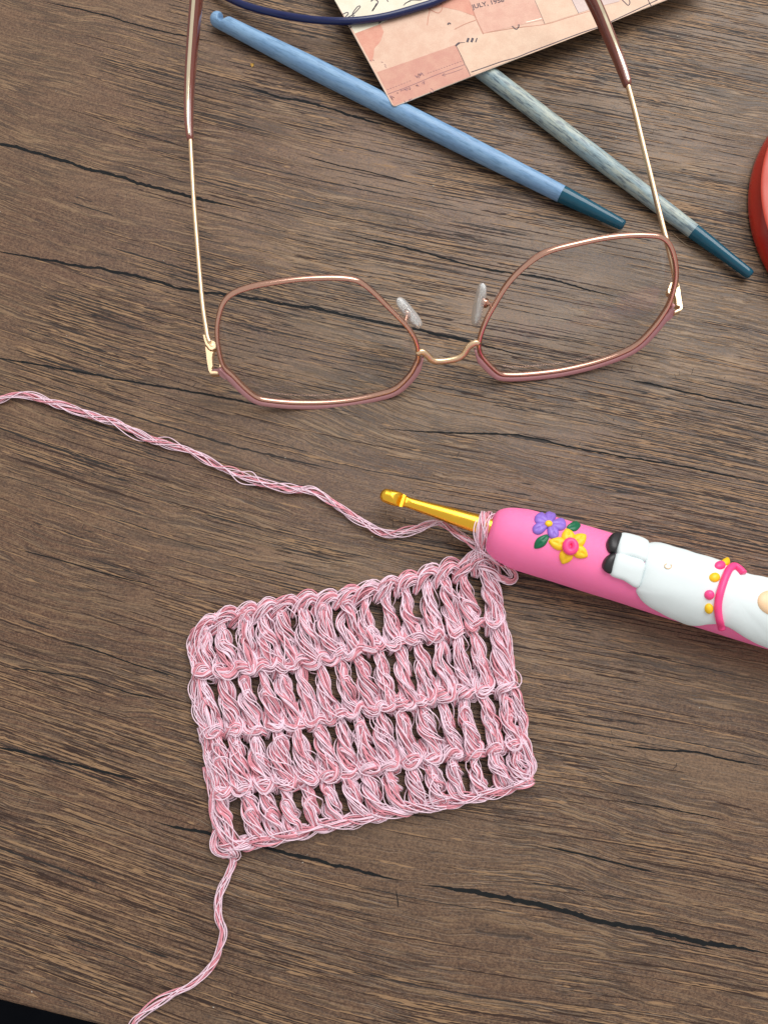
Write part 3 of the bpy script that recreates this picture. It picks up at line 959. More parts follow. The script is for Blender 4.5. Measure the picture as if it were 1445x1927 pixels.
def temple(wire, ear, ear_w, mark_side, marks):
    """wire: (u, v, z) list, ear: (u, v, z) list"""
    m = MB()
    P = spline([at(*p) for p in wire], 0.0008)
    n = len(P)
    tube(m, P, px2m(wire[0][0], wire[0][1], wire[0][2], 4.3), 0.0010, sides=10, ref=(0, 0, 1), power=3)
    t = m.build("temple", M_palegold, glasses)
    E = spline([at(*p) for p in ear], 0.0008)
    n = len(E)
    f = np.linspace(0, 1, n)
    w = np.interp(f, [0, 0.012, 0.03, 0.12, 0.45, 1.0], ear_w) * MM
    e = MB()
    tube(e, E, w, w * 1.25, sides=32, ref=(0, 0, 1), power=3.2)
    e.build("ear_tip", M_acetate, glasses)
    c = MB()
    T, S, U = frames(E, False, (0, 0, 1))
    i0 = int(n * 0.03)
    tube(c, (E + U * (w * 1.25)[:, None] * 0.965)[i0:-6], np.interp(f, [0, 0.15, 0.4, 1], [0.25, 0.45, 0.62, 0.62])[i0:-6] * MM, 0.00012, sides=8, ref=(0, 0, 1), power=3)
    c.build("wire_core", M_core, glasses)
    l = MB()
    r = random.Random(len(marks) + 3)
    for f0, f1, cnt in marks:
        for j in range(cnt):
            g = f0 + (f1 - f0) * j / cnt
            i = min(n - 3, int(g * n))
            ang = math.radians(52) * mark_side
            pos = lambda a_, i_: E[i_] + S[i_] * math.sin(a_) * w[i_] * 1.10 + U[i_] * math.cos(a_) * w[i_] * 1.25 * 1.12
            a0, a1 = ang - 0.20, ang + 0.20
            st = r.choice([[(a0, 0), (a1, 0)], [(a0, 0), (a1, 1)], [(a0, 0), (a0, 1), (a1, 1)], [(a0, 1), (a1, 0), (a1, 1)]])
            Pm = np.array([pos(a_, min(n - 1, i + d_)) for a_, d_ in st])
            nn = S[i] * math.sin(ang) + U[i] * math.cos(ang)
            ribbon(l, Pm, 0.00013, nn)
    l.build("lettering", M_print_pale, glasses, smooth=False)

zt = zL + 0.5
temple([(396, 646, zt), (391.5, 636, zt - .1), (388, 615, zt - .4), (384, 590, zt - 1), (380, 555, zt - 1.6), (375.5, 505, zt - 2.6), (371, 450, zt - 3.6), (365.5, 380, zt - 4.6), (361.5, 310, zt - 5.3), (359, 262, zt - 5.6), (358.5, 245, zt - 5.6)],
       [(358.5, 266, zt - 5.6), (356, 230, zt - 5.2), (356, 190, zt - 4.0), (358.5, 140, zt - 1.2), (363, 80, zt + 3.6), (369, 10, zt + 10), (374, -40, zt + 15), (381, -110, zt + 22)],
       [0.7, 1.05, 1.2, 1.45, 1.75, 1.9], -1, [(0.10, 0.14, 4), (0.17, 0.26, 6), (0.285, 0.33, 4), (0.35, 0.44, 8)])
zt = zR + 0.5
temple([(1272, 540, zt), (1266, 505, zt - .3), (1258, 470, zt - .6), (1250, 440, zt - .9), (1243, 412, zt - 1.1), (1234, 375, zt - 1.4), (1222, 325, zt - 1.8), (1208, 268, zt - 2.2), (1194, 210, zt - 2.5), (1181, 162, zt - 2.6), (1176, 148, zt - 2.6)],
       [(1181.5, 163, zt - 2.6), (1172, 135, zt - 2.2), (1160, 104, zt - 1.0), (1147, 72, zt + 1.2), (1130, 32, zt + 4.6), (1112, -6, zt + 8.6), (1092, -45, zt + 13), (1064, -100, zt + 19)],
       [0.75, 1.15, 1.3, 1.5, 1.7, 1.85], 1, [(0.08, 0.22, 11), (0.25, 0.42, 13)])

# ------------------------------------------------------------------ gold crochet hook with a clay handle
ZH = 9.6
HA = at(930, 999, ZH)
HB = at(1464, 1163, ZH)
ha = nrm(HB - HA)
hb = np.array([-ha[1], ha[0], 0.0])
HZ = np.array([0, 0, 1.0])
hook = empty("clay_handled_hook", (HA[0], HA[1], 0), "gold crochet hook with a pink clay handle decorated with flowers and a white llama", "crochet hook")
_hs = np.array([-1.6, -1.55, -1.2, -0.6, 0.5, 2.4, 5.6, 10, 24, 60, 90, 118, 128, 133, 135.5, 136]) * MM
_hr = np.array([0.2, 3.6, 5.2, 6.2, 7.1, 8.0, 8.8, 9.35, 9.5, 9.7, 9.8, 9.6, 8.6, 6.6, 3.6, 0.2]) * MM
def HR(s): return np.interp(s, _hs, _hr)
def hpt(s, phi, r): return HA + ha * s + (hb * math.sin(phi) + HZ * math.cos(phi)) * r
mb = MB()
ss = np.unique(np.concatenate([spline(np.stack([_hs, _hr, _hr * 0], 1), 0.0007)[:, 0], _hs]))
sp = spline(np.stack([_hs, _hr, _hr * 0], 1), 0.0009)
k = 64
V = []
wob = np.random.default_rng(3)
for s, r, _ in sp:
    for q in np.arange(k) * 2 * math.pi / k:
        rr = max(r, 0.00005) * (1 + 0.006 * math.sin(3 * q + s * 120) + 0.005 * math.sin(2 * q - s * 260))
        V.append(HA + ha * s + (hb * math.sin(q) + HZ * math.cos(q)) * rr)
mb.add(V, ring_faces(len(sp), k))
o = mb.build("handle", M_clay_pink, hook)

def hook_sphi(u, v, extra):
    """(s, phi) on the handle (radius + extra) seen at a photo pixel"""
    d = ray(u, v)
    R = 0.0095 + extra
    for _ in range(3):
        oc = CAM - HA
        do, oo = d - ha * (d @ ha), oc - ha * (oc @ ha)
        a, b, c = do @ do, do @ oo, oo @ oo - R * R
        disc = max(b * b - a * c, 0.0)
        p = oc + d * ((-b - math.sqrt(disc)) / a)
        s = p @ ha
        R = HR(min(max(s, 0.003), 0.11)) + extra
    return s, math.atan2(p @ hb, p @ HZ)

def applique(name, outline, thick, mat, parent, base=0.0, pw=4.0, seed=0, groove=None, rings=(1.0, 1.0, 0.985, 0.95, 0.88, 0.76, 0.58, 0.36, 0.15), dense=True):
    O = np.array([hook_sphi(u, v, base + thick * 0.45) for u, v in outline])
    O[:, 1] *= 0.0095                      # arc length, so both axes are metres
    if dense: O = spline(np.c_[O, np.zeros(len(O))], 0.0005, closed=True)[:, :2]
    c = O.mean(0)
    n = len(O)
    V = []
    r = np.random.default_rng(seed)
    ph = r.uniform(0, 6.28, 4)
    for i, f in enumerate(rings):
        h = base - 0.0004 if i == 0 else base + thick * (max(0.0, 1 - f ** pw)) ** 0.5
        for q in O:
            p = c + (q - c) * f
            hh = h + 0.00006 * (math.sin(p[0] * 900 + ph[0]) + math.sin(p[1] * 1100 + ph[1])) * (1 if i > 1 else 0)
            if groove is not None and i > 2:
                g0, g1 = groove
                dd = g1 - g0
                tt = np.clip(((p - g0) @ dd) / (dd @ dd), 0, 1)
                dist = np.linalg.norm(p - g0 - dd * tt)
                hh -= 0.00035 * math.exp(-(dist / 0.00035) ** 2)
            V.append(hpt(p[0], p[1] / 0.0095, HR(min(max(p[0], 0.003), 0.115)) + hh))
    V.append(hpt(c[0], c[1] / 0.0095, HR(min(max(c[0], 0.003), 0.115)) + base + thick))
    F = ring_faces(len(rings), n, cap=False)
    last = (len(rings) - 1) * n
    F += [(last + j, last + (j + 1) % n, len(V) - 1) for j in range(n)]
    m = MB(); m.add(V, F)
    o = m.build(name, mat, parent)
    import bmesh
    bm = bmesh.new(); bm.from_mesh(o.data); bmesh.ops.recalc_face_normals(bm, faces=bm.faces); bm.to_mesh(o.data); bm.free()
    # outward
    return o

z6 = lambda p: (900 + p[0] / 2.6514, 930 + p[1] / 2.6514)
Z6 = lambda L: [z6(p) for p in L]
body = applique("llama", Z6([(845, 236), (880, 218), (930, 214), (1000, 233), (1090, 280), (1190, 326), (1260, 360), (1310, 384), (1370, 405), (1445, 420), (1560, 452), (1690, 520), (1740, 640), (1700, 790), (1640, 840), (1550, 815),
        (1445, 770), (1380, 745), (1310, 705), (1245, 668), (1190, 650), (1120, 650), (1060, 652), (1000, 640), (920, 605), (850, 568), (805, 530), (786, 490), (800, 462), (822, 400), (838, 310)]),
        0.0022, M_clay_white, hook, pw=8, seed=1, rings=(1.0, 1.0, 0.992, 0.975, 0.95, 0.91, 0.85, 0.75, 0.6, 0.42, 0.2))
for leg, hoof, sd in (([(700, 200), (760, 203), (845, 238), (850, 280), (835, 333), (765, 312), (690, 296)], [(716, 201), (692, 193), (658, 203), (641, 238), (650, 280), (680, 296), (694, 268), (708, 232)], 2),
                      ([(684, 297), (750, 306), (826, 336), (822, 400), (792, 468), (722, 432), (652, 396)], [(684, 293), (652, 299), (627, 328), (618, 364), (634, 390), (660, 398), (671, 362), (680, 325)], 3)):
    l = applique("llama_leg", Z6(leg), 0.0017, M_clay_white, body, pw=8, seed=sd)
    hf = applique("hoof", Z6(hoof), 0.0021, M_clay_black, body, pw=4, seed=sd + 5)
ell = lambda cx, cy, rx, ry, rot=0.0, n=16: [(cx + rx * math.cos(a) * math.cos(rot) - ry * math.sin(a) * math.sin(rot), cy + rx * math.cos(a) * math.sin(rot) + ry * math.sin(a) * math.cos(rot)) for a in np.arange(n) * 2 * math.pi / n]
# necklace over the neck
nk = MB()
P = []
for p in [(1213, 690), (1211, 668), (1200, 625), (1194, 575), (1197, 530), (1206, 488), (1221, 440), (1236, 402), (1252, 372), (1275, 358), (1300, 372), (1322, 395)]:
    s, phi = hook_sphi(*z6(p), 0.0026)
    P.append(hpt(s, phi, HR(s) + (0.0026 if 345 < p[1] < 640 else 0.0012)))
tube(nk, spline(P, 0.0005), 0.00105, 0.00105, sides=14)
nk.build("necklace", M_clay_hot, body)
for cx, cy, rx, ry, m in ((1180, 413, 28, 25, M_clay_yellow), (1153, 503, 26, 26, M_clay_hot), (1150, 573, 23, 27, M_clay_yellow), (1207, 350, 28, 21, M_clay_hot), (1232, 336, 24, 16, M_clay_yellow)):
    applique("bead", Z6(ell(cx, cy, rx, ry)), 0.0012, m, body, base=0.0020, pw=2.2)
applique("muzzle", Z6(ell(1478, 543, 88, 68, 0.3, 20)), 0.0014, M_clay_beige, body, base=0.0019, pw=3)
nv_ = MB()
P = []
for a in np.linspace(-0.6, 4.2, 14):
    s, phi = hook_sphi(*z6((945 + 17 * math.cos(a), 358 + 13 * math.sin(a))), 0.0022)
    P.append(hpt(s, phi, HR(s) + 0.00225))
tube(nv_, P, 0.00014, sides=6)
nv_.build("belly_mark", M_clay_beige, body)

def petal(c, t, w, pointed):
    c, t = np.array(c, float), np.array(t, float)
    d = t - c
    n = np.array([-d[1], d[0]]) / np.linalg.norm(d)
    fs = [0.05, 0.3, 0.55, 0.78, 0.93] if not pointed else [0.05, 0.3, 0.52, 0.74, 0.9]
    ws = [0.30, 0.72, 1.0, 0.95, 0.6] if not pointed else [0.34, 0.8, 1.0, 0.8, 0.42]
    L = [tuple(c + d * f + n * w * q) for f, q in zip(fs, ws)] + [tuple(t)] + [tuple(c + d * f - n * w * q) for f, q in zip(fs[::-1], ws[::-1])]
    return L
def flower(name, label, c, tips, w, mat, pointed, centre):
    fo = None
    cs = np.array(hook_sphi(*z6(c), 0.0006)); cs[1] *= 0.0095
    root = None
    for i, t in enumerate(tips):
        tt = (np.array(c) * 0.45 + np.array(t) * 0.55)
        g1 = np.array(hook_sphi(*z6(tt + (np.array(t) - tt) * 0.5), 0.0006)); g1[1] *= 0.0095
        root_p = flower_root if False else None
        o = applique("petal", Z6(petal(c, t, w, pointed)), 0.00115, mat, fo or hook, base=0.0, pw=2.6, seed=20 + i, groove=(cs, g1))
        if fo is None:
            fo = o; fo.name = name
            if label: fo['label'] = label
    centre(fo)
    return fo
flower("flower", "purple flower with yellow middle", (352, 143), [(362, 86), (440, 152), (388, 220), (272, 186), (284, 104)], 29, M_clay_purple, False,
       lambda fo: applique("flower_centre", Z6(ell(352, 143, 19, 14, 0.2)), 0.0007, M_clay_yellow, fo, base=0.0010, pw=2))
def daffodil(fo):
    m = MB(); P = []
    for a in np.arange(24) * 2 * math.pi / 24:
        s, phi = hook_sphi(*z6((459 + 23 * math.cos(a), 260 + 27 * math.sin(a))), 0.0014)
        P.append(hpt(s, phi, HR(s) + 0.0013))
    tube(m, P, 0.00105, sides=12, closed=True)
    m.build("flower_centre", M_clay_hot, fo)
    applique("flower_heart", Z6(ell(459, 260, 16, 20)), 0.0003, M_clay_hot, fo, base=0.0010, pw=2)
flower("flower", "yellow flower with pink middle", (459, 260), [(438, 168), (538, 200), (546, 312), (418, 352), (350, 233)], 35, M_clay_yellow, True, daffodil)
for c, t, w in (((440, 166), (512, 150), 24), ((352, 200), (278, 272), 27)):
    cs = np.array(hook_sphi(*z6(c), 0.0006)); cs[1] *= 0.0095
    g1 = np.array(hook_sphi(*z6(t), 0.0006)); g1[1] *= 0.0095
    applique("leaf", Z6(petal(c, t, w, True)), 0.0010, M_clay_green, hook, pw=2.4, groove=(cs, g1))

# gold shaft and head
z5 = lambda X, Y: (690 + X / 3.6125, 880 + Y / 3.6125)
g0, g1 = at(*z5(92, 178), 8.6), at(*z5(860, 415), ZH)
gd = nrm(g1 - g0)
gs_ = nrm(np.cross(HZ, gd))
gu = np.cross(gd, gs_)
GL = np.linalg.norm(g1 - g0)
rm = lambda px: px2m(800, 960, 9.3, px / 2)
prof_s = np.array([0, 4, 12, 22, 34, 46, 54, 75, 110, 150, 200, 260]) * px2m(800, 960, 9.3, 1)
prof_r = np.array([rm(8), rm(20), rm(27), rm(29.5), rm(29), rm(24), rm(21), rm(22.5), rm(27), rm(32.5), rm(37), rm(38)])
S = np.unique(np.concatenate([np.linspace(0, prof_s[2], 12), np.linspace(prof_s[2], prof_s[7], 60), np.linspace(prof_s[7], GL + 0.004, 24)]))
k = 40
V = []
p1 = px2m(800, 960, 9.3, 1)
for s in S:
    r = np.interp(s, prof_s, prof_r)
    if s < prof_s[2]:
        q = s / prof_s[2]
        r = prof_r[2] * math.sqrt(max(1 - (1 - q) ** 2, 0.0004))
    lim = 9.0
    if 20 * p1 < s < 62 * p1:      # throat cut down from above
        if s < 42 * p1: lim = r * (1 - 1.0 * ((s - 20 * p1) / (22 * p1)) ** 2.2)
        elif s < 48 * p1: lim = 0.0
        elif s < 50 * p1: lim = (s - 48 * p1) / (2 * p1) * r * 0.86
        else: lim = 0.86 * r + (s - 50 * p1) / (12 * p1) * r * 0.14
    for q in np.arange(k) * 2 * math.pi / k:
        y, z = r * math.cos(q), r * math.sin(q)
        if z > lim: z = lim
        V.append(g0 + gd * s + gs_ * y + gu * z)
mb = MB(); mb.add(V, ring_faces(len(S), k))
o = mb.build("metal_hook", M_gold, hook, flat_angle=40)

# ------------------------------------------------------------------ yarn
def strand_mat(name, rgb, rough, var):
    return simple(name, rgb, rough, var=var, scale=900, Sheen_Weight=0.25, Subsurface_Weight=0.0)
M_yw = strand_mat("white_metallic_strand", (243, 214, 229), 0.42, 0.07)
M_yp = strand_mat("pink_strand", (221, 144, 158), 0.6, 0.22)
YM = [M_yw, M_yp]
UNIT = 250.0 / 1500.0 * MM           # about one photo pixel on the table, in metres

def yarn(mb, pts, R=9.0, nw=10, np_=6, seed=0, step=5.0, pitch=150.0, flat=0.66, loose=0.0, rw=1.02, rp=1.45, spread=None, braid=False):
    """a bundle of fine strands, half of them winding each way, along pts (world points)"""
    r = np.random.default_rng(seed)
    P = spline(pts, step * UNIT)
    n = len(P)
    T, S, U = frames(P, False)
    # keep side/up tied to the table so flattening is vertical
    zref = np.array([0, 0, 1.0])
    Sd = np.cross(T, zref); ln_ = np.linalg.norm(Sd, axis=1)
    ok = (ln_ > 0.35).all()
    if ok:
        S = Sd / ln_[:, None]; U = np.cross(S, T)
    L = np.concatenate([[0], np.cumsum(np.linalg.norm(np.diff(P, axis=0), axis=1))])
    tot = nw + np_
    lay = 1 if r.random() < 0.75 else -1
    for k in range(tot):
        white = k < nw
        a0 = r.uniform(0, 2 * math.pi)
        direction = (1 if k % 2 else -1) if braid else (lay if r.random() < 0.86 else -lay)
        pt = pitch * UNIT * r.uniform(0.75, 1.4)
        base = r.uniform(0.55, 1.08) if white else r.uniform(0.15, 0.95)
        ang = a0 + direction * 2 * math.pi * L / pt + 0.5 * np.sin(L / (pt * 0.37) + r.uniform(0, 6))
        rad = R * UNIT * base * (1 + 0.25 * np.sin(L / (pt * 0.23) + r.uniform(0, 6)))
        if loose and white and r.random() < loose:
            c, wd = r.uniform(0.1, 0.9) * L[-1], r.uniform(18, 40) * UNIT
            rad = rad + R * UNIT * r.uniform(0.6, 1.5) * np.exp(-((L - c) / wd) ** 2)
        if spread is not None:
            rad = rad * np.interp(L / L[-1], [0, .15, .5, .85, 1], spread)
        Q = P + S * (np.cos(ang) * rad)[:, None] + U * (np.sin(ang) * rad * flat)[:, None]
        Q[:, 2] = np.maximum(Q[:, 2], 0.00022)
        tube(mb, Q, (rw if white else rp) * UNIT * r.uniform(0.9, 1.1), sides=4 if white else 4, mat=0 if white else 1)

sw_org = at(680, 1320, 0)
swatch = empty("crochet_swatch", sw_org, "pink and white metallic yarn crochet swatch still joined to the gold hook", "crochet swatch")

BND = [
    [(418, 1592), (470, 1576), (530, 1566), (600, 1550), (690, 1530), (760, 1517), (850, 1500), (930, 1483), (998, 1462)],
    [(398, 1492), (470, 1484), (540, 1475), (620, 1462), (717, 1446), (795, 1433), (850, 1421), (920, 1412), (990, 1404)],
    [(384, 1387), (430, 1378), (516, 1371), (592, 1360), (681, 1342), (740, 1332), (805, 1320), (889, 1304), (968, 1292)],
    [(364, 1272), (430, 1264), (500, 1259), (566, 1253), (660, 1232), (786, 1205), (840, 1193), (897, 1181), (950, 1172)],
    [(366, 1188), (420, 1166), (480, 1152), (560, 1138), (640, 1126), (710, 1112), (790, 1092), (860, 1072), (930, 1050)],
]
BND = [np.array(b, float) for b in BND]
def bpt(r, t):
    b = BND[r]
    d = np.concatenate([[0], np.cumsum(np.linalg.norm(np.diff(b, axis=0), axis=1))])
    d /= d[-1]
    if t < 0: return b[0] + (b[0] - b[1]) / d[1] * (-t)
    if t > 1: return b[-1] + (b[-1] - b[-2]) / (1 - d[-2]) * (t - 1)
    return np.array([np.interp(t, d, b[:, 0]), np.interp(t, d, b[:, 1])])
def cell(r, t, h):
    a, b = bpt(r, t), bpt(r + 1, t)
    return a + (b - a) * h
NST = [15, 15, 16, 15]
FACE = [1, -1, 1, -1]
def wpts(r, n, i, L, jit, rr):
    out = []
    for (a, h, z) in L:
        t = min(max((i + 0.5 + a) / n, -0.01), 1.005)
        p = cell(r, t, h) + rr.normal(0, jit, 2)
        out.append(at(p[0], p[1], max(0.9, z + rr.normal(0, 0.12))))
    return out
for r_ in range(4):
    n = NST[r_]
    for i in range(n):
        rr = np.random.default_rng(1000 + r_ * 50 + i)
        mb = MB()
        sd = 5000 + r_ * 500 + i * 20
        jx = rr.normal(0, 0.045)
        if r_ == 0 and i < 2: jx += (-0.16, 0.14)[i]
        if r_ in (2, 3) and i >= NST[r_] - 2: jx += 0.10 * (1 if i == NST[r_] - 1 else -1)
        ln = rr.normal(-0.10, 0.08)
        up = 0.0 if FACE[r_] > 0 else 0.05
        lo_, hi_ = [(0.78, 0.94), (0.98, 1.18), (0.84, 1.04), (1.0, 1.2)][r_]
        if r_ == 3 and i > 7 or r_ == 1 and i > 10: lo_, hi_ = 0.70, 0.92
        wx = rr.uniform(lo_, hi_)
        dh = rr.normal(0, 0.05)
        BANDS = [
            ([(-.02, 1.02, 1.8), (-.22, .93, 2.6), (-.22, .79, 3.6), (.03, .58, 4.1), (.25, .40, 3.4), (.30, .27, 2.0), (.10, .20, 1.2)], 9.6),
            ([(.02, .76, 1.2), (-.25, .68, 2.4), (-.26, .52, 3.5), (-.02, .29, 4.1), (.20, .09, 3.7), (.29, -.05, 2.7), (.16, -.12, 1.9), (.0, -.04, 1.2)], 10.0),
            ([(.04, 1.02, 2.2), (.22, .88, 3.0), (.30, .68, 2.7), (.26, .50, 1.4)], 8.2),
            ([(-.26, .40, 1.4), (-.30, .22, 2.6), (-.20, .03, 3.0), (-.04, -.10, 2.4), (.10, -.10, 1.6)], 8.4),
            ]
        sg = 1 if rr.random() < 0.7 else -1
        if r_ > 0:
            BANDS.append(([(-.30 * sg, .26, 1.8), (-.38 * sg, .08, 3.4), (-.12 * sg, -.04, 4.3), (.20 * sg, -.02, 4.4), (.38 * sg, .12, 3.4), (.30 * sg, .30, 1.8)], 7.2))
        if rr.random() < (0.75 if (r_ == 1 and i < 11) or (r_ == 3 and i < 8) else 0.35):
            q = rr.normal(0, .05)
            BANDS.append(([(-.40 * sg, .72 + q, 1.6), (-.22 * sg, .84 + q, 3.6), (.12 * sg, .88 + q, 4.3), (.42 * sg, .76 + q, 3.0), (.38 * sg, .60 + q, 1.4)], 6.4))
        if rr.random() < 0.45:
            q = rr.normal(0, .08)
            BANDS.append(([(.34 * sg, .44 + q, 1.8), (.12 * sg, .58 + q, 4.2), (-.20 * sg, .50 + q, 3.8), (-.34 * sg, .34 + q, 1.8)], 5.2))
        rf = (0.76, 0.92) if (r_ == 1 and i < 11) or (r_ == 3 and i < 8) else (0.64, 0.80)
        for bi, (Lx, R_) in enumerate(BANDS):
            if r_ > 0: Lx = [(a, h * 0.45 if h < 0 else h, z) for a, h, z in Lx]
            neck = lambda h: 1 - 0.74 * np.clip((h - 0.46) / 0.34, 0, 1) ** 1.2
            Lx = [((a * neck(h) * wx + jx + ln * (h - .5)), (h + (dh if 0.1 < h < 0.9 else 0)), z) for a, h, z in Lx]
            yarn(mb, wpts(r_, n, i, Lx, 2.3, rr), R=R_ * rr.uniform(*rf), seed=sd + bi, spread=[0.7, 1.0, 1.15, 1.05, 0.7], loose=0.12)
        # the V of the stitch's top, joining it to the next stitch
        if r_ == 3:
            V1 = [(-.62, .80, 2.0), (-.40, .90, 3.2), (.02, 1.02, 4.3), (.42, 1.06, 4.0), (.66, .96, 2.4)]
            V2 = [(-.58, .92, 1.8), (-.25, 1.05, 2.8), (.25, 1.14, 3.0), (.58, 1.08, 2.4), (.76, .94, 1.6)]
            yarn(mb, wpts(r_, n, i, V1, 1.2, rr), R=9.4, seed=sd + 13, spread=[0.6, 1.0, 1.15, 1.0, 0.6])
            yarn(mb, wpts(r_, n, i, V2, 1.2, rr), R=8.4, seed=sd + 14, spread=[0.6, 1.0, 1.1, 1.0, 0.6])
        else:
            hv = 1.01
            q1, q2 = rr.normal(0, .04, 2)
            V1 = [(-.52, hv - .13 + q1, 1.0), (-.30, hv - .02 + q2, 3.6), (.08, hv + .05 + q1, 4.6), (.40, hv + .01 + q2, 3.0), (.56, hv - .09, 0.9)]
            V2 = [(-.46, hv + .04, 0.9), (-.12, hv + .12 + q2, 3.2), (.24, hv + .09 + q1, 3.4), (.50, hv - .01, 1.0)]
            yarn(mb, wpts(r_, n, i, V1, 1.4, rr), R=5.9, nw=8, np_=5, seed=sd + 13, spread=[0.6, 1.0, 1.2, 1.0, 0.6], loose=0.1)
            yarn(mb, wpts(r_, n, i, V2, 1.4, rr), R=4.9, nw=7, np_=4, seed=sd + 14, spread=[0.6, 1.0, 1.1, 1.0, 0.6])
        mb.build("stitch", YM, swatch)
# foundation chain along the lower edge
n = 12
for i in range(n):
    rr = np.random.default_rng(3000 + i)
    mb = MB()
    L1 = [(-.85, .02, 1.6), (-.45, -.03, 3.0), (.0, -.09, 3.4), (.45, -.15, 2.6), (.85, -.17, 1.4)]
    L2 = [(-.80, -.17, 1.4), (-.40, -.16, 2.0), (.0, -.09, 2.2), (.45, -.02, 2.4), (.80, .02, 1.5)]
    yarn(mb, wpts(0, n, i, L1, 1.0, rr), R=8.6, nw=7, np_=5, seed=7000 + i * 3, spread=[0.5, 1, 1.1, 1, 0.5])
    yarn(mb, wpts(0, n, i, L2, 1.0, rr), R=7.6, nw=7, np_=4, seed=7001 + i * 3, spread=[0.5, 1, 1.1, 1, 0.5])
    mb.build("chain_stitch", YM, swatch)
# turning chains up both sides
LEFT = [[(410, 1560), (404, 1510), (404, 1470), (396, 1440)], [(400, 1465), (388, 1425), (386, 1395), (377, 1370)], [(384, 1392), (366, 1345), (361, 1305), (366, 1270)], [(372, 1290), (358, 1250), (357, 1212), (372, 1182), (402, 1160)]]
RIGHT = [[(985, 1470), (1000, 1440), (990, 1405), (978, 1385)], [(984, 1408), (985, 1355), (972, 1318), (958, 1290)], [(962, 1308), (961, 1260), (954, 1210), (942, 1172)], [(946, 1185), (944, 1150), (928, 1105), (914, 1070)]]
k = 0
for L in LEFT + RIGHT:
    k += 1
    rr = np.random.default_rng(4000 + k)
    mb = MB()
    for off, z, R in ((-6, 1.8, 8.0), (6, 2.8, 8.0)):
        pts = []
        m = len(L)
        for j, (u, v) in enumerate(L):
            s = math.sin(j * 1.9 + (0 if off < 0 else math.pi)) 
            pts.append(at(u + {1: -2, 2: 4, 3: 8, 4: 9}.get(k, -2) + off * 0.6 + s * 5 + rr.normal(0, 1), v + rr.normal(0, 1.5), z + s * 0.8))
        yarn(mb, pts, R=R, seed=8000 + k * 5 + int(z * 3), spread=[0.6, 1, 1.1, 1, 0.6])
    mb.build("turning_chain", YM, swatch)
# slip loop at the lower left corner
mb = MB()
yarn(mb, [at(*p) for p in [(408, 1560, 1.8), (403, 1580, 2.0), (406, 1598, 2.2), (420, 1606, 2.4), (436, 1604, 2.6), (444, 1594, 2.2)]], R=6, seed=9001)
yarn(mb, [at(*p) for p in [(430, 1612, 1.6), (438, 1598, 2.8), (455, 1592, 3.4), (470, 1584, 2.4)]], R=8, seed=9002)
yarn(mb, [at(*p) for p in [(426, 1590, 1.6), (440, 1600, 3.6), (448, 1610, 2.2), (436, 1618, 1.2)]], R=6, seed=9003)
mb.build("slip_knot", YM, swatch)
# yarn tail
mb = MB()
tail = [(436, 1606), (437, 1625), (428, 1650), (417, 1675), (412, 1700), (413, 1725), (418, 1755), (413, 1785), (406, 1806), (388, 1831), (362, 1852), (330, 1868), (300, 1884), (275, 1903), (255, 1925), (238, 1950), (225, 1985)]
yarn(mb, [at(u, v, 1.3) for u, v in tail], R=6.2, nw=8, np_=4, seed=9100, pitch=150, loose=0.35, step=4.0, braid=True)
mb.build("yarn_tail", YM, swatch)
# working yarn, from the left edge over the hook's tip side and round behind
mb = MB()
work = [(-60, 790, 1.4), (-25, 768, 1.4), (0, 753, 1.4), (25, 743, 1.6), (52, 743, 1.5), (90, 755, 1.4), (150, 775, 1.4), (200, 790, 1.4), (255, 813, 1.4), (310, 834, 1.4), (360, 852, 1.4), (410, 875, 1.4), (455, 895, 1.4), (500, 912, 1.4), (545, 922, 1.5),
        (585, 923, 1.6), (620, 940, 1.6), (660, 968, 1.6), (700, 994, 1.6), (740, 1004, 1.8), (775, 997, 2.6), (810, 985, 4.0), (832, 985, 5.0), (860, 1004, 6.0), (890, 1026, 7.0), (920, 1044, 7.5), (948, 1062, 6.0), (966, 1082, 4.5), (960, 1092, 4.0), (938, 1086, 4.2), (912, 1078, 3.6)]
yarn(mb, [at(*p) for p in work], R=7.4, nw=9, np_=4, seed=9200, pitch=150, loose=0.3, step=4.0, braid=True)
mb.build("working_yarn", YM, swatch)
# the live loop round the gold shaft
mb = MB()
for sd, dx in ((1, -6), (2, 1), (3, 7)):
    yarn(mb, [at(*p) for p in [(903 + dx, 1062, 4.2), (905 + dx, 1035, 7.5), (903 + dx, 1010, 11.5), (907 + dx, 988, 13.0), (912 + dx, 972, 11.5), (916 + dx, 966, 8.0), (914 + dx, 982, 5.6), (910 + dx, 1010, 5.4), (908 + dx, 1040, 5.2), (904 + dx, 1066, 3.6)]],
         R=5.6, nw=6, np_=3, seed=9300 + sd, loose=0.6)
mb.build("live_loop", YM, swatch)
mb = MB()
for j, L in enumerate([[(872, 1068, 3), (884, 1046, 5.2), (905, 1036, 6.4), (926, 1044, 5.8), (938, 1062, 3.8)], [(886, 1074, 3), (896, 1056, 5.4), (914, 1052, 5.6), (930, 1066, 4.2), (936, 1084, 3)], [(906, 1050, 3), (910, 1075, 5), (918, 1100, 4.2), (926, 1125, 3)], [(900, 1064, 4.6), (915, 1068, 5.8), (932, 1078, 4.6), (940, 1094, 3.2)]]):
    yarn(mb, [at(*p) for p in L], R=7.6, seed=9400 + j)
mb.build("knot", YM, swatch)

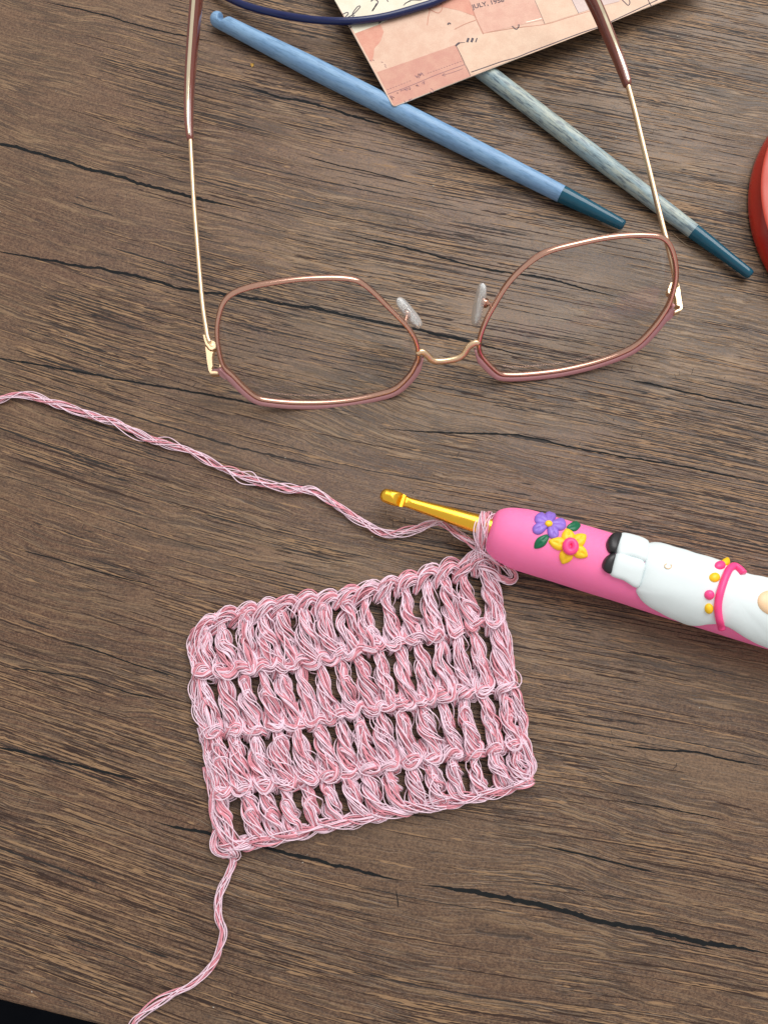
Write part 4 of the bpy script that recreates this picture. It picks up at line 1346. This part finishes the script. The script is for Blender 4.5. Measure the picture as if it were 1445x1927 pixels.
# ------------------------------------------------------------------ small bits on the table
fk = MB()
c = at(475, 123, 0.0)
fk.add([c + np.array(q) * MM for q in [(-.75, .55, .15), (.7, .75, .3), (.55, -.2, .25), (-.05, -.9, .1), (-.5, -.2, .2), (0.05, 0.15, .75), (0, 0, 0.02)]], [(0, 5, 1), (1, 5, 2), (2, 5, 3), (3, 5, 4), (4, 5, 0), (0, 1, 6), (1, 2, 6), (2, 3, 6), (3, 4, 6), (4, 0, 6)])
tag(fk.build("gold_flake", M_flake, smooth=False), "tiny gold flake lying on the table below the blue hook's tip", "flake")
hr = MB()
tube(hr, spline([at(*p) for p in [(1262, 436, .3), (1275, 448, .35), (1292, 461, .4), (1312, 468, .3), (1330, 474, .2)]], 0.0006), 0.00009, sides=5)
tag(hr.build("hair", M_hair), "fine pale hair curving on the table below the grey hook", "hair")
ds = MB()
r3 = random.Random(11)
for i in range(34):
    u, v = r3.uniform(0, 1445), r3.uniform(0, 1900)
    c = at(u, v, 0.08)
    s = r3.uniform(0.06, 0.16) * MM
    a = r3.uniform(0, 3.1)
    e = r3.uniform(1, 2.2)
    d = np.array([math.cos(a), math.sin(a), 0]) * s * e
    q = np.array([-math.sin(a), math.cos(a), 0]) * s
    up = np.array([0, 0, s * 0.8])
    ds.add([c - d, c + q, c + d, c - q, c + up, c - up * 0.3], [(0, 1, 4), (1, 2, 4), (2, 3, 4), (3, 0, 4), (1, 0, 5), (2, 1, 5), (3, 2, 5), (0, 3, 5)])
for u, v in [(815, 350), (1274, 68), (1158, 258), (525, 85), (700, 1010)]:
    c = at(u, v, 0.15)
    s = 0.3 * MM
    ds.add([c + np.array(q) * s for q in [(-1, 0, 0), (0, 1, 0), (1.2, .1, 0), (.1, -1, 0), (0, 0, .8), (0, 0, -.4)]], [(0, 1, 4), (1, 2, 4), (2, 3, 4), (3, 0, 4), (1, 0, 5), (2, 1, 5), (3, 2, 5), (0, 3, 5)])
tag(ds.build("dust", M_dust, smooth=False), "pale specks of lint scattered over the table", "dust", kind='stuff')
